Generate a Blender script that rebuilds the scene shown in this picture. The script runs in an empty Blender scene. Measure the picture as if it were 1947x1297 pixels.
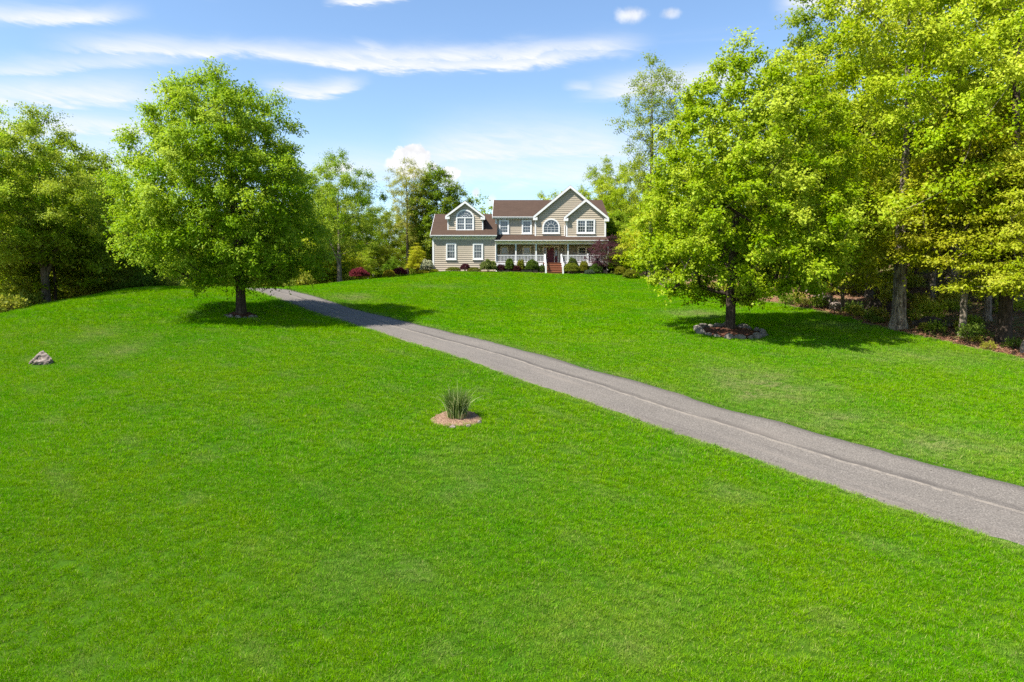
import bpy, bmesh, math, random
import numpy as np
from mathutils import Vector, Matrix, Quaternion

scene = bpy.context.scene
col = scene.collection

# ------------------------------------------------------------------ camera
W, H, F = 1947.0, 1297.0, 1300.0        # photograph size and focal length in its pixels
YH = 550.0                              # row of the true horizon
CZ = 6.4                                # camera height above the scene's zero
PITCH = math.atan((H / 2 - YH) / F)
cp, sp = math.cos(PITCH), math.sin(PITCH)
cam = bpy.data.cameras.new("camera")
cam.sensor_width = 36.0
cam.lens = 36.0 * F / W
cam.clip_end = 6000
cam.clip_start = 0.1
cam_ob = bpy.data.objects.new("camera", cam)
cam_ob.location = (0, 0, CZ)
cam_ob.rotation_euler = (math.radians(90) - PITCH, 0, 0)
col.objects.link(cam_ob)
scene.camera = cam_ob

# ------------------------------------------------------------------ sun, exposure, render settings
SUN = Vector((-0.66, -0.40, 1.0)).normalized()
sun_el = math.asin(SUN.z)
sun_az = math.atan2(SUN.x, SUN.y) % (2 * math.pi)
sl = bpy.data.lights.new("sun", 'SUN')
sl.energy = 4.3
sl.angle = math.radians(0.53)
sl.color = (1.0, 0.95, 0.87)
so = bpy.data.objects.new("sun", sl)
so.location = (-40, -20, 60)
so.rotation_euler = SUN.to_track_quat('Z', 'Y').to_euler()
col.objects.link(so)
scene.view_settings.view_transform = 'Standard'
scene.view_settings.look = 'None'
scene.view_settings.gamma = 1.0
scene.view_settings.exposure = 1.5
scene.view_settings.use_curve_mapping = False
scene.cycles.max_bounces = 6
scene.cycles.diffuse_bounces = 3
scene.cycles.glossy_bounces = 2
scene.cycles.transmission_bounces = 4
scene.cycles.transparent_max_bounces = 4
scene.cycles.use_denoising = False
scene.cycles.use_adaptive_sampling = False


# ------------------------------------------------------------------ node helper
class NT:
    def __init__(self, tree):
        self.t = tree

    def n(self, typ, **kw):
        nd = self.t.nodes.new(typ)
        for k, v in kw.items():
            setattr(nd, k, v)
        return nd

    def link(self, a, b):
        self.t.links.new(a, b)

    def put(self, sock, v):
        if isinstance(v, bpy.types.NodeSocket):
            self.link(v, sock)
        elif v is not None:
            sock.default_value = v

    def m(self, op, a, b=None, c=None, clamp=False):
        nd = self.n('ShaderNodeMath', operation=op, use_clamp=clamp)
        for i, v in enumerate((a, b, c)):
            if v is not None:
                self.put(nd.inputs[i], v)
        return nd.outputs[0]

    def sstep(self, v, a, b):
        nd = self.n('ShaderNodeMapRange', interpolation_type='SMOOTHSTEP', clamp=True)
        self.put(nd.inputs[0], v)
        nd.inputs[1].default_value = a
        nd.inputs[2].default_value = b
        return nd.outputs[0]

    def noise(self, vec, scale, detail=3.0, rough=0.5, dist=0.0, lac=2.0):
        nd = self.n('ShaderNodeTexNoise')
        if vec is not None:
            self.link(vec, nd.inputs['Vector'])
        nd.inputs['Scale'].default_value = scale
        nd.inputs['Detail'].default_value = detail
        nd.inputs['Roughness'].default_value = rough
        nd.inputs['Distortion'].default_value = dist
        nd.inputs['Lacunarity'].default_value = lac
        return nd.outputs[0]

    def mix(self, f, a, b, mode='MIX'):
        nd = self.n('ShaderNodeMix', data_type='RGBA', blend_type=mode)
        self.put(nd.inputs[0], f)
        for s, v in ((nd.inputs[6], a), (nd.inputs[7], b)):
            if isinstance(v, (tuple, list)):
                v = tuple(v) + ((1.0,) if len(v) == 3 else ())
            self.put(s, v)
        return nd.outputs[2]

    def comb(self, x, y, z):
        nd = self.n('ShaderNodeCombineXYZ')
        for i, v in enumerate((x, y, z)):
            self.put(nd.inputs[i], v)
        return nd.outputs[0]

    def ramp(self, f, stops):
        nd = self.n('ShaderNodeValToRGB')
        cr = nd.color_ramp
        while len(cr.elements) < len(stops):
            cr.elements.new(0.5)
        for e, (p, c) in zip(cr.elements, stops):
            e.position = p
            e.color = tuple(c) + (1.0,)
        self.put(nd.inputs[0], f)
        return nd.outputs[0]


def pix_dir(px, py):
    u, v = (px - W / 2) / F, (H / 2 - py) / F
    return np.array([u, cp + v * sp, -sp + v * cp])


def pix_ae(px, py):
    d = pix_dir(px, py)
    d = d / np.linalg.norm(d)
    return math.atan2(d[0], d[1]), math.asin(d[2])


# ------------------------------------------------------------------ world: Nishita sky with cirrus and small cumulus
world = bpy.data.worlds.new("World")
scene.world = world
world.use_nodes = True
world.cycles.sampling_method = 'MANUAL'
world.cycles.sample_map_resolution = 512
wt = NT(world.node_tree)
world.node_tree.nodes.clear()
sky = wt.n('ShaderNodeTexSky', sky_type='NISHITA')
sky.sun_disc = False
sky.sun_elevation = sun_el
sky.sun_rotation = sun_az
sky.altitude = 200
sky.air_density = 1.0
sky.dust_density = 0.5
sky.ozone_density = 1.6
tc = wt.n('ShaderNodeTexCoord')
sep = wt.n('ShaderNodeSeparateXYZ')
wt.link(tc.outputs['Generated'], sep.inputs[0])
az = wt.m('ARCTAN2', sep.outputs[0], sep.outputs[1])
el = wt.m('ARCSINE', sep.outputs[2])
ae = wt.comb(az, el, 0.0)
# feathery warp fields (stretched along the wind)
st1 = wt.comb(wt.m('MULTIPLY', az, 5.0), wt.m('MULTIPLY', el, 26.0), 0.3)
fib = wt.noise(st1, 1.3, 6.0, 0.62, 0.6)
st2 = wt.comb(wt.m('MULTIPLY', az, 3.0), wt.m('MULTIPLY', el, 7.0), 4.1)
wob = wt.noise(st2, 1.6, 3.0, 0.5)
fine = wt.noise(wt.comb(wt.m('MULTIPLY', az, 11.0), wt.m('MULTIPLY_ADD', el, 60.0, wt.m('MULTIPLY', az, 9.0)), 2.2), 1.5, 7.0, 0.68, 1.0)
fibc = wt.m('SUBTRACT', fib, 0.5)
wobc = wt.m('SUBTRACT', wob, 0.5)
el_w = wt.m('ADD', el, wt.m('ADD', wt.m('MULTIPLY', fibc, 0.034), wt.m('ADD', wt.m('MULTIPLY', wobc, 0.025), wt.m('MULTIPLY', wt.m('SUBTRACT', fine, 0.5), 0.012))))


def streak(p0, p1, p2, thick, k, fade=0.05):
    """a long thin cloud bank: bowed line in azimuth / elevation with soft ends"""
    (a0, e0), (a1, e1), (a2, e2) = pix_ae(*p0), pix_ae(*p1), pix_ae(*p2)
    A = np.array([[1, a, a * a] for a in (a0, a1, a2)])
    c = np.linalg.solve(A, np.array([e0, e1, e2]))
    line = wt.m('MULTIPLY_ADD', wt.m('MULTIPLY_ADD', az, float(c[2]), float(c[1])), az, float(c[0]))
    d = wt.m('DIVIDE', wt.m('SUBTRACT', el_w, line), thick / F)
    up_ = wt.m('MULTIPLY', wt.m('MAXIMUM', d, 0.0), 0.72)      # feathered upwards, crisper underneath
    dn_ = wt.m('MULTIPLY', wt.m('MINIMUM', d, 0.0), 1.7)
    d = wt.m('ADD', up_, dn_)
    g = wt.m('POWER', 2.718, wt.m('MULTIPLY', wt.m('MULTIPLY', d, d), -1.0))
    ends = wt.m('MULTIPLY', wt.sstep(az, a0 - fade, a0 + fade), wt.m('SUBTRACT', 1.0, wt.sstep(az, a2 - fade, a2 + fade)))
    return wt.m('MULTIPLY', wt.m('MULTIPLY', g, ends), k)


STREAKS = [
    ((150, 94), (600, 108), (1190, 88), 12, .80, .06),
    ((480, 104), (800, 122), (1150, 102), 12, .85, .08),
    ((-700, 60), (0, 40), (235, 36), 12, .85, .04),
    ((-900, 230), (0, 190), (290, 184), 20, .85, .05),
    ((515, 176), (600, 178), (675, 164), 11, .85, .03),
    ((-400, 250), (180, 248), (300, 246), 20, .8, .05),
    ((1130, 182), (1220, 170), (1420, 148), 18, .8, .05),
    ((760, 315), (1000, 282), (1230, 300), 36, .7, .08),
    ((560, 330), (1000, 330), (1300, 335), 36, .55, .1),
    ((635, -3), (700, 2), (765, -2), 8, .9, .02),
    ((685, 84), (720, 94), (780, 98), 6, .6, .02),
    ((-300, 150), (60, 132), (330, 118), 13, .55, .06),
    ((1080, 170), (1105, 170), (1130, 170), 9, .5, .015),
    ((1500, 6), (1590, 8), (1760, 10), 30, .9, .03),
    ((1500, 330), (1700, 320), (2100, 330), 40, .6, .1),
    ((-300, 320), (100, 310), (400, 330), 50, .5, .1),
]
cloud = None
for s in STREAKS:
    g = streak(*s)
    cloud = g if cloud is None else wt.m('MAXIMUM', cloud, g)
# thin veil all over the dome, like the banks in view
veil = wt.noise(wt.comb(wt.m('MULTIPLY', az, 2.0), wt.m('MULTIPLY', el, 16.0), 9.0), 1.1, 5.0, 0.6, 0.5)
cloud = wt.m('MAXIMUM', cloud, wt.m('MULTIPLY', wt.sstep(veil, 0.56, 0.88), 0.26))
cloud = wt.m('MULTIPLY', cloud, wt.m('MULTIPLY', wt.m('MULTIPLY_ADD', fib, 1.5, 0.25), wt.m('MULTIPLY_ADD', fine, 1.5, 0.22)), clamp=True)
# small cumulus heads
puffn = wt.noise(ae, 38.0, 5.0, 0.58)
puffc = wt.m('SUBTRACT', puffn, 0.5)


def puff(px, py, rx, ry, k=1.0, soft=.35):
    a0, e0 = pix_ae(px, py)
    dx = wt.m('DIVIDE', wt.m('SUBTRACT', az, a0), rx / F)
    dy = wt.m('DIVIDE', wt.m('SUBTRACT', el, e0), ry / F)
    r = wt.m('SQRT', wt.m('ADD', wt.m('MULTIPLY', dx, dx), wt.m('MULTIPLY', dy, dy)))
    r = wt.m('ADD', r, wt.m('MULTIPLY', puffc, -1.5))
    return wt.m('MULTIPLY', wt.m('SUBTRACT', 1.0, wt.sstep(r, 1.0 - soft, 1.0 + soft * .4)), k)


cum = None
for p in [(788, 296, 34, 22, 1, .14), (784, 316, 46, 20, .95, .3), (857, 330, 17, 14, .95, .16), (852, 350, 26, 18, .7, .7),
          (905, 366, 9, 10, .8, .5), (640, 318, 26, 10, .8, .5), (1200, 28, 26, 13, .8, .8), (1275, 25, 16, 9, .6, .8),
          (935, 384, 9, 14, .7, .6), (1190, 328, 14, 10, .7, .6)]:
    g = puff(*p)
    cum = g if cum is None else wt.m('MAXIMUM', cum, g)
skyc = wt.n('ShaderNodeHueSaturation')
wt.link(sky.outputs[0], skyc.inputs['Color'])
skyc.inputs['Saturation'].default_value = 1.07
c1 = wt.mix(cloud, skyc.outputs[0], (4.15, 4.25, 4.4))
shade = wt.mix(wt.sstep(puffn, 0.35, 0.62), (3.75, 3.8, 3.95), (4.6, 4.6, 4.6))
c2 = wt.mix(cum, c1, shade)
bg = wt.n('ShaderNodeBackground')
bg.inputs['Strength'].default_value = 0.084
wt.link(c2, bg.inputs['Color'])
wo = wt.n('ShaderNodeOutputWorld')
wt.link(bg.outputs[0], wo.inputs[0])


# ------------------------------------------------------------------ mesh helpers
def tag(o, label=None, cat=None, group=None, kind=None):
    if label: o["label"] = label
    if cat: o["category"] = cat
    if group: o["group"] = group
    if kind: o["kind"] = kind
    return o


def empty(name, loc=(0, 0, 0), rz=0.0):
    o = bpy.data.objects.new(name, None)
    o.location = loc
    o.rotation_euler = (0, 0, rz)
    o.empty_display_size = 0.2
    col.objects.link(o)
    return o


def add_mesh(name, me, mat=None, parent=None, loc=None):
    o = bpy.data.objects.new(name, me)
    if mat is not None and len(me.materials) == 0:
        me.materials.append(mat)
    col.objects.link(o)
    if parent is not None:
        o.parent = parent
    if loc is not None:
        o.location = loc
    return o


class MB:
    """collects polygons for ONE mesh object"""
    def __init__(self):
        self.v, self.f = [], []

    def poly(self, pts):
        i = len(self.v)
        self.v += [tuple(p) for p in pts]
        self.f.append(tuple(range(i, i + len(pts))))

    def box(self, x0, x1, y0, y1, z0, z1):
        i = len(self.v)
        self.v += [(x0, y0, z0), (x1, y0, z0), (x1, y1, z0), (x0, y1, z0), (x0, y0, z1), (x1, y0, z1), (x1, y1, z1), (x0, y1, z1)]
        for q in ((0, 3, 2, 1), (4, 5, 6, 7), (0, 1, 5, 4), (1, 2, 6, 5), (2, 3, 7, 6), (3, 0, 4, 7)):
            self.f.append(tuple(i + k for k in q))
        return self

    def prism_y(self, xz, y0, y1):
        """polygon in the x/z plane extruded along y"""
        n = len(xz)
        i = len(self.v)
        self.v += [(x, y0, z) for x, z in xz] + [(x, y1, z) for x, z in xz]
        self.f.append(tuple(i + k for k in range(n)))
        self.f.append(tuple(i + n + k for k in reversed(range(n))))
        for k in range(n):
            l = (k + 1) % n
            self.f.append((i + k, i + n + k, i + n + l, i + l))
        return self

    def prism_x(self, yz, x0, x1):
        n = len(yz)
        i = len(self.v)
        self.v += [(x0, y, z) for y, z in yz] + [(x1, y, z) for y, z in yz]
        self.f.append(tuple(i + k for k in range(n)))
        self.f.append(tuple(i + n + k for k in reversed(range(n))))
        for k in range(n):
            l = (k + 1) % n
            self.f.append((i + k, i + n + k, i + n + l, i + l))
        return self

    def bar(self, a, b, w, h, up=(0, 0, 1)):
        a, b = Vector(a), Vector(b)
        d = (b - a).normalized()
        s = d.cross(Vector(up))
        s = (s.normalized() if s.length > 1e-6 else Vector((1, 0, 0)))
        u = s.cross(d)
        i = len(self.v)
        for p in (a, b):
            for k, l in ((-1, -1), (1, -1), (1, 1), (-1, 1)):
                self.v.append(tuple(p + s * (k * w / 2) + u * (l * h / 2)))
        for q in ((0, 1, 2, 3), (7, 6, 5, 4), (0, 4, 5, 1), (1, 5, 6, 2), (2, 6, 7, 3), (3, 7, 4, 0)):
            self.f.append(tuple(i + k for k in q))
        return self

    def tube(self, pts, rad, sides=6, cap=True):
        base = len(self.v)
        prev = None
        pts = [Vector(p) for p in pts]
        n = len(pts)
        for k, p in enumerate(pts):
            d = (pts[min(k + 1, n - 1)] - pts[max(k - 1, 0)])
            d = d.normalized() if d.length > 1e-9 else Vector((0, 0, 1))
            if prev is None:
                ref = Vector((1, 0, 0)) if abs(d.x) < 0.8 else Vector((0, 1, 0))
                s = d.cross(ref).normalized()
            else:
                s = prev - d * prev.dot(d)
                s = s.normalized() if s.length > 1e-6 else d.orthogonal().normalized()
            prev = s
            t = d.cross(s)
            for j in range(sides):
                a = 2 * math.pi * j / sides
                q = p + (s * math.cos(a) + t * math.sin(a)) * rad[k]
                self.v.append((q.x, q.y, q.z))
        for k in range(n - 1):
            for j in range(sides):
                a = base + k * sides + j
                b = base + k * sides + (j + 1) % sides
                self.f.append((a, b, b + sides, a + sides))
        if cap:
            self.f.append(tuple(base + (n - 1) * sides + j for j in range(sides)))
        return self

    def mesh(self, name, smooth=False):
        me = bpy.data.meshes.new(name)
        me.from_pydata(self.v, [], self.f)
        if smooth:
            me.shade_smooth()
        me.update()
        return me

    def build(self, name, mat, parent=None, loc=None, smooth=False):
        return add_mesh(name, self.mesh(name, smooth), mat, parent, loc)


def np_mesh(name, verts, quads, smooth=False):
    """fast mesh from numpy (quads or tris, one size)"""
    me = bpy.data.meshes.new(name)
    nv, (nf, k) = len(verts), quads.shape
    me.vertices.add(nv)
    me.vertices.foreach_set('co', np.ascontiguousarray(verts, dtype=np.float32).ravel())
    me.loops.add(nf * k)
    me.loops.foreach_set('vertex_index', np.ascontiguousarray(quads, dtype=np.int32).ravel())
    me.polygons.add(nf)
    me.polygons.foreach_set('loop_start', np.arange(0, nf * k, k, dtype=np.int32))
    me.polygons.foreach_set('loop_total', np.full(nf, k, dtype=np.int32))
    me.update(calc_edges=True)
    if smooth:
        me.shade_smooth()
    return me


def face_attr(me, name, vals):
    a = me.attributes.new(name, 'FLOAT', 'FACE')
    a.data.foreach_set('value', np.ascontiguousarray(vals, dtype=np.float32))


def point_attr(me, name, vals, typ='FLOAT'):
    a = me.attributes.new(name, typ, 'POINT')
    if typ == 'FLOAT_VECTOR':
        a.data.foreach_set('vector', np.ascontiguousarray(vals, dtype=np.float32).ravel())
    elif typ == 'INT':
        a.data.foreach_set('value', np.ascontiguousarray(vals, dtype=np.int32))
    else:
        a.data.foreach_set('value', np.ascontiguousarray(vals, dtype=np.float32))


# ------------------------------------------------------------------ materials
ALB = 0.96                                # one calibration factor for all base colours, set together with the exposure


def new_mat(name):
    m = bpy.data.materials.new(name)
    m.use_nodes = True
    m.node_tree.nodes.clear()
    t = NT(m.node_tree)
    out = t.n('ShaderNodeOutputMaterial')
    return m, t, out


def principled(t, color, rough=0.6, spec=0.3, normal=None):
    b = t.n('ShaderNodeBsdfPrincipled')
    if isinstance(color, (tuple, list)):
        color = tuple(v * ALB for v in color) + (1.0,)
    else:
        color = t.mix(1.0, color, (ALB, ALB, ALB), 'MULTIPLY')
    t.put(b.inputs['Base Color'], color)
    t.put(b.inputs['Roughness'], rough)
    b.inputs['Specular IOR Level'].default_value = spec
    if normal is not None:
        t.link(normal, b.inputs['Normal'])
    return b


def bump(t, h, strength=0.3, dist=0.02):
    b = t.n('ShaderNodeBump')
    b.inputs['Strength'].default_value = strength
    b.inputs['Distance'].default_value = dist
    t.link(h, b.inputs['Height'])
    return b.outputs[0]


def obj_coord(t):
    return t.n('ShaderNodeTexCoord').outputs['Object']


def geo_pos(t):
    return t.n('ShaderNodeNewGeometry').outputs['Position']


def simple_mat(name, c0, c1=None, scale=3.0, rough=0.6, spec=0.3, bstr=0.0, bscale=40.0, bdist=0.01):
    m, t, out = new_mat(name)
    v = obj_coord(t)
    c1 = c1 or tuple(min(1, x * 1.15) for x in c0)
    n1 = t.noise(v, scale, 5, 0.6)
    c = t.mix(t.sstep(n1, 0.3, 0.7), c0, c1)
    nm = bump(t, t.noise(v, bscale, 4, 0.6), bstr, bdist) if bstr else None
    t.link(principled(t, c, rough, spec, nm).outputs[0], out.inputs[0])
    return m


def leaf_mat(name, transl=0.46, spec=0.12, rough=0.5):
    """leaf colour = the tree's own colour (object colour) varied leaf by leaf"""
    m, t, out = new_mat(name)
    oi = t.n('ShaderNodeObjectInfo')
    at = t.n('ShaderNodeAttribute', attribute_name='tint')
    base = oi.outputs['Color']
    f = at.outputs['Fac']
    hs = t.n('ShaderNodeHueSaturation')
    t.link(base, hs.inputs['Color'])
    t.put(hs.inputs['Hue'], t.m('MULTIPLY_ADD', f, -0.040, 0.516))
    t.put(hs.inputs['Saturation'], t.m('MULTIPLY_ADD', f, -0.12, 1.04))
    t.put(hs.inputs['Value'], t.m('MULTIPLY_ADD', f, 0.62, 0.69))
    p = principled(t, hs.outputs[0], rough, spec)
    tr = t.n('ShaderNodeBsdfTranslucent')
    hs2 = t.n('ShaderNodeHueSaturation')
    t.link(hs.outputs[0], hs2.inputs['Color'])
    hs2.inputs['Hue'].default_value = 0.488
    hs2.inputs['Value'].default_value = 1.3
    t.link(hs2.outputs[0], tr.inputs['Color'])
    mx = t.n('ShaderNodeMixShader')
    mx.inputs[0].default_value = transl
    t.link(p.outputs[0], mx.inputs[1])
    t.link(tr.outputs[0], mx.inputs[2])
    t.link(mx.outputs[0], out.inputs[0])
    return m


M = {}
M['leaf'] = leaf_mat('leaf')
M['white'] = simple_mat('white_trim', (0.62, 0.62, 0.61), (0.68, 0.68, 0.67), 2.0, 0.45, 0.4)
M['cream'] = simple_mat('cream_trim', (0.78, 0.68, 0.55), (0.84, 0.74, 0.61), 2.0, 0.5, 0.35)
M['door'] = simple_mat('burgundy_paint', (0.13, 0.012, 0.018), (0.16, 0.016, 0.022), 3.0, 0.4, 0.25)
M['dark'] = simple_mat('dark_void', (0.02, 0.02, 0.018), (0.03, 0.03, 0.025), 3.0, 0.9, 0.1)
M['step'] = simple_mat('red_decking', (0.17, 0.060, 0.026), (0.22, 0.082, 0.038), 4.0, 0.6, 0.3, 0.2, 30)
M['concrete'] = simple_mat('concrete', (0.33, 0.31, 0.28), (0.42, 0.40, 0.36), 4.0, 0.9, 0.2, 0.3, 25)
M['lampglass'] = simple_mat('frosted_lamp_glass', (0.75, 0.72, 0.65), (0.8, 0.78, 0.7), 3.0, 0.3, 0.5)
M['metal'] = simple_mat('aged_brass', (0.16, 0.10, 0.04), (0.22, 0.14, 0.06), 9.0, 0.35, 0.5)
M['curtain'] = simple_mat('curtain', (0.45, 0.47, 0.50), (0.55, 0.57, 0.6), 9.0, 0.8, 0.2)
M['flower'] = simple_mat('wreath_petals', (0.55, 0.45, 0.20), (0.7, 0.62, 0.4), 30.0, 0.7, 0.2)


def mk_siding():
    m, t, out = new_mat('tan_vinyl_siding')
    v = obj_coord(t)
    n1 = t.noise(v, 0.6, 4, 0.6)
    mp = t.n('ShaderNodeMapping')
    mp.inputs['Scale'].default_value = (3, 3, 0.25)
    t.link(v, mp.inputs['Vector'])
    n2 = t.noise(mp.outputs[0], 1.5, 5, 0.7)
    c = t.mix(t.sstep(n1, 0.3, 0.7), (0.360, 0.305, 0.232), (0.400, 0.340, 0.260))
    c = t.mix(t.m('MULTIPLY', t.sstep(n2, 0.55, 0.8), 0.25), c, (0.30, 0.24, 0.17))
    t.link(principled(t, c, 0.55, 0.3).outputs[0], out.inputs[0])
    return m


def mk_roof():
    m, t, out = new_mat('brown_shingles')
    v = obj_coord(t)
    br = t.n('ShaderNodeTexBrick')
    sepn = t.n('ShaderNodeSeparateXYZ')
    t.link(v, sepn.inputs[0])
    vv = t.comb(sepn.outputs[0], t.m('ADD', t.m('MULTIPLY', sepn.outputs[1], 1.0), t.m('MULTIPLY', sepn.outputs[2], 0.8)), 0.0)
    t.link(vv, br.inputs['Vector'])
    br.inputs['Scale'].default_value = 1.0
    br.inputs['Brick Width'].default_value = 0.30
    br.inputs['Row Height'].default_value = 0.16
    br.inputs['Mortar Size'].default_value = 0.012
    br.inputs['Color1'].default_value = (0.052, 0.033, 0.023, 1)
    br.inputs['Color2'].default_value = (0.075, 0.048, 0.034, 1)
    br.inputs['Mortar'].default_value = (0.028, 0.017, 0.012, 1)
    n1 = t.noise(v, 1.2, 4, 0.6)
    c = t.mix(t.m('MULTIPLY', t.sstep(n1, 0.35, 0.75), 0.4), br.outputs[0], (0.073, 0.047, 0.033))
    n2 = t.noise(v, 22.0, 3, 0.7)
    c = t.mix(0.35, c, t.mix(n2, (0.026, 0.015, 0.010), (0.10, 0.064, 0.045)))
    nm = bump(t, br.outputs['Fac'], 0.4, -0.01)
    t.link(principled(t, c, 0.9, 0.15, nm).outputs[0], out.inputs[0])
    return m


def mk_glass():
    m, t, out = new_mat('window_glass')
    v = obj_coord(t)
    n = t.noise(v, 1.3, 3, 0.5)
    c = t.mix(t.sstep(n, 0.35, 0.7), (0.012, 0.018, 0.03), (0.035, 0.045, 0.06))
    nm = bump(t, t.noise(v, 2.0, 2, 0.5), 0.05, 0.05)
    t.link(principled(t, c, 0.06, 0.9, nm).outputs[0], out.inputs[0])
    return m


def mk_bark(name, c0, c1, scale=5.0):
    m, t, out = new_mat(name)
    v = obj_coord(t)
    mp = t.n('ShaderNodeMapping')
    mp.inputs['Scale'].default_value = (1, 1, 0.22)
    t.link(v, mp.inputs['Vector'])
    n1 = t.noise(mp.outputs[0], scale * 3, 6, 0.7, 0.4)
    n2 = t.noise(v, 1.1, 3, 0.5)
    c = t.mix(t.sstep(n1, 0.35, 0.66), c0, c1)
    c = t.mix(t.m('MULTIPLY', t.sstep(n2, 0.55, 0.75), 0.35), c, (0.16, 0.17, 0.11))
    nm = bump(t, n1, 0.8, 0.04)
    t.link(principled(t, c, 0.92, 0.15, nm).outputs[0], out.inputs[0])
    return m


def mk_rock(name, c0, c1, c2):
    m, t, out = new_mat(name)
    v = obj_coord(t)
    mp = t.n('ShaderNodeMapping')
    mp.inputs['Rotation'].default_value = (0.3, 0.6, 0.2)
    mp.inputs['Scale'].default_value = (1, 1, 3.2)
    t.link(v, mp.inputs['Vector'])
    n1 = t.noise(mp.outputs[0], 3.5, 7, 0.68, 0.5)
    n2 = t.noise(v, 9.0, 5, 0.6)
    c = t.ramp(n1, [(0.30, c0), (0.52, c1), (0.72, c2)])
    c = t.mix(t.m('MULTIPLY', t.sstep(n2, 0.6, 0.75), 0.5), c, (0.05, 0.045, 0.035))
    nm = bump(t, n1, 0.9, 0.08)
    t.link(principled(t, c, 0.9, 0.2, nm).outputs[0], out.inputs[0])
    return m


def mk_mulch(name, c0, c1, c2):
    m, t, out = new_mat(name)
    v = obj_coord(t)
    vo = t.n('ShaderNodeTexVoronoi', feature='F1')
    vo.inputs['Scale'].default_value = 26.0
    t.link(v, vo.inputs['Vector'])
    n1 = t.noise(v, 40.0, 4, 0.7)
    c = t.ramp(t.m('MULTIPLY_ADD', n1, 0.7, t.m('MULTIPLY', vo.outputs['Distance'], 0.5)), [(0.3, c0), (0.5, c1), (0.75, c2)])
    nm = bump(t, n1, 1.0, 0.04)
    t.link(principled(t, c, 0.95, 0.1, nm).outputs[0], out.inputs[0])
    return m


M['siding'] = mk_siding()
M['roof'] = mk_roof()
M['glass'] = mk_glass()
M['bark'] = mk_bark('grey_brown_bark', (0.045, 0.035, 0.026), (0.16, 0.135, 0.105))
M['bark_dark'] = mk_bark('dark_bark', (0.022, 0.016, 0.012), (0.085, 0.062, 0.046))
M['bark_pale'] = mk_bark('pale_grey_bark', (0.055, 0.042, 0.032), (0.30, 0.25, 0.195), 3.2)
M['rock'] = mk_rock('grey_rock', (0.060, 0.051, 0.043), (0.180, 0.156, 0.132), (0.31, 0.275, 0.235))
M['rock_pink'] = mk_rock('pinkish_grey_rock', (0.05, 0.040, 0.034), (0.22, 0.175, 0.15), (0.40, 0.35, 0.30))
M['rock_dark'] = mk_rock('blackened_wood', (0.012, 0.010, 0.009), (0.05, 0.038, 0.03), (0.13, 0.10, 0.08))
M['mulch'] = mk_mulch('dark_red_mulch', (0.012, 0.006, 0.004), (0.055, 0.022, 0.014), (0.14, 0.065, 0.04))
M['mulch_pale'] = mk_mulch('pale_wood_mulch', (0.06, 0.032, 0.020), (0.18, 0.105, 0.066), (0.32, 0.215, 0.145))

# ------------------------------------------------------------------ terrain height
CP = [(0, 1297, 9.3), (973, 1297, 8.8), (1947, 1297, 8.6), (0, 1000, 12.5), (500, 1000, 12.6), (973, 1000, 12.5), (1947, 1000, 12.3),
      (0, 800, 18), (500, 800, 18), (1000, 800, 18), (1500, 800, 18), (1947, 800, 18),
      (75, 692, 24), (500, 690, 23.5), (973, 680, 24.5), (1388, 640, 28.5), (1947, 684, 24.5),
      (0, 606, 31), (0, 640, 27.5), (130, 572, 37), (260, 549, 41), (459, 602, 32), (380, 548, 43), (640, 590, 36.5), (500, 549.5, 48),
      (1000, 600, 36), (1000, 560, 45.5), (1000, 532, 59), (1000, 518, 65.5), (825, 518, 66), (1150, 520, 65.5), (700, 533, 58),
      (600, 546, 50), (1240, 548, 53), (1280, 580, 40), (1480, 578, 40), (1700, 630, 29.5), (1600, 600, 35)]
WP = [(-12, 10, -4.9), (12, 6, -5.2), (0, 0, -6.4), (-25, 5, -6.5), (25, 5, -5.4),
      (-34, 30, -3.2), (-30, 42, -2.4), (-26, 52, -1.2), (-16, 70, .2), (-8, 80, 1.6), (8, 80, 1.9), (0, 72, 2.0),
      (-35, 70, -2.5), (-50, 50, -5), (-60, 80, -6), (-20, 100, -1), (15, 100, 0),
      (22, 30, -1.6), (26, 40, -0.1), (30, 25, -2.0), (40, 40, 1.6), (25, 60, 1.7), (30, 80, 3.2), (50, 60, 4.5), (35, 10, -4.5), (50, 20, -3)]


def at(px, py, Y):
    """world point on the picture ray through a pixel, Y metres in front of the camera"""
    d = pix_dir(px, py)
    p = d * (Y / d[1])
    return np.array([p[0], p[1], p[2] + CZ])


_tp = np.array([at(*c) for c in CP] + [np.array([x, y, z + CZ]) for x, y, z in WP])


def _fit(p, lam=2.0):
    n = len(p)
    xy = p[:, :2]
    d2 = ((xy[:, None] - xy[None]) ** 2).sum(2)
    K = np.where(d2 > 0, 0.5 * d2 * np.log(d2 + 1e-12), 0) + np.eye(n) * lam
    Q = np.c_[np.ones(n), xy]
    A = np.block([[K, Q], [Q.T, np.zeros((3, 3))]])
    s = np.linalg.solve(A, np.r_[p[:, 2], 0, 0, 0])
    return s[:n], s[n:], xy


_tw, _ta, _txy = _fit(_tp)


def tz(x, y):
    x = np.asarray(x, float)
    y = np.asarray(y, float)
    cx, cy = np.clip(x, -62, 55), np.clip(y, -6, 102)
    d2 = (cx[..., None] - _txy[:, 0]) ** 2 + (cy[..., None] - _txy[:, 1]) ** 2
    z = (0.5 * d2 * np.log(d2 + 1e-12)) @ _tw + _ta[0] + _ta[1] * cx + _ta[2] * cy
    over = np.hypot(x - cx, y - cy)
    f = 1 - np.exp(-over / 120.0)
    return z * (1 - f) + (CZ - 16.0) * f + 0.03 * np.sin(x * .9 + 1.3 * np.sin(y * .5)) * np.sin(y * .7 + .4)


def tzf(x, y):
    return float(tz(np.array(x), np.array(y)))


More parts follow.
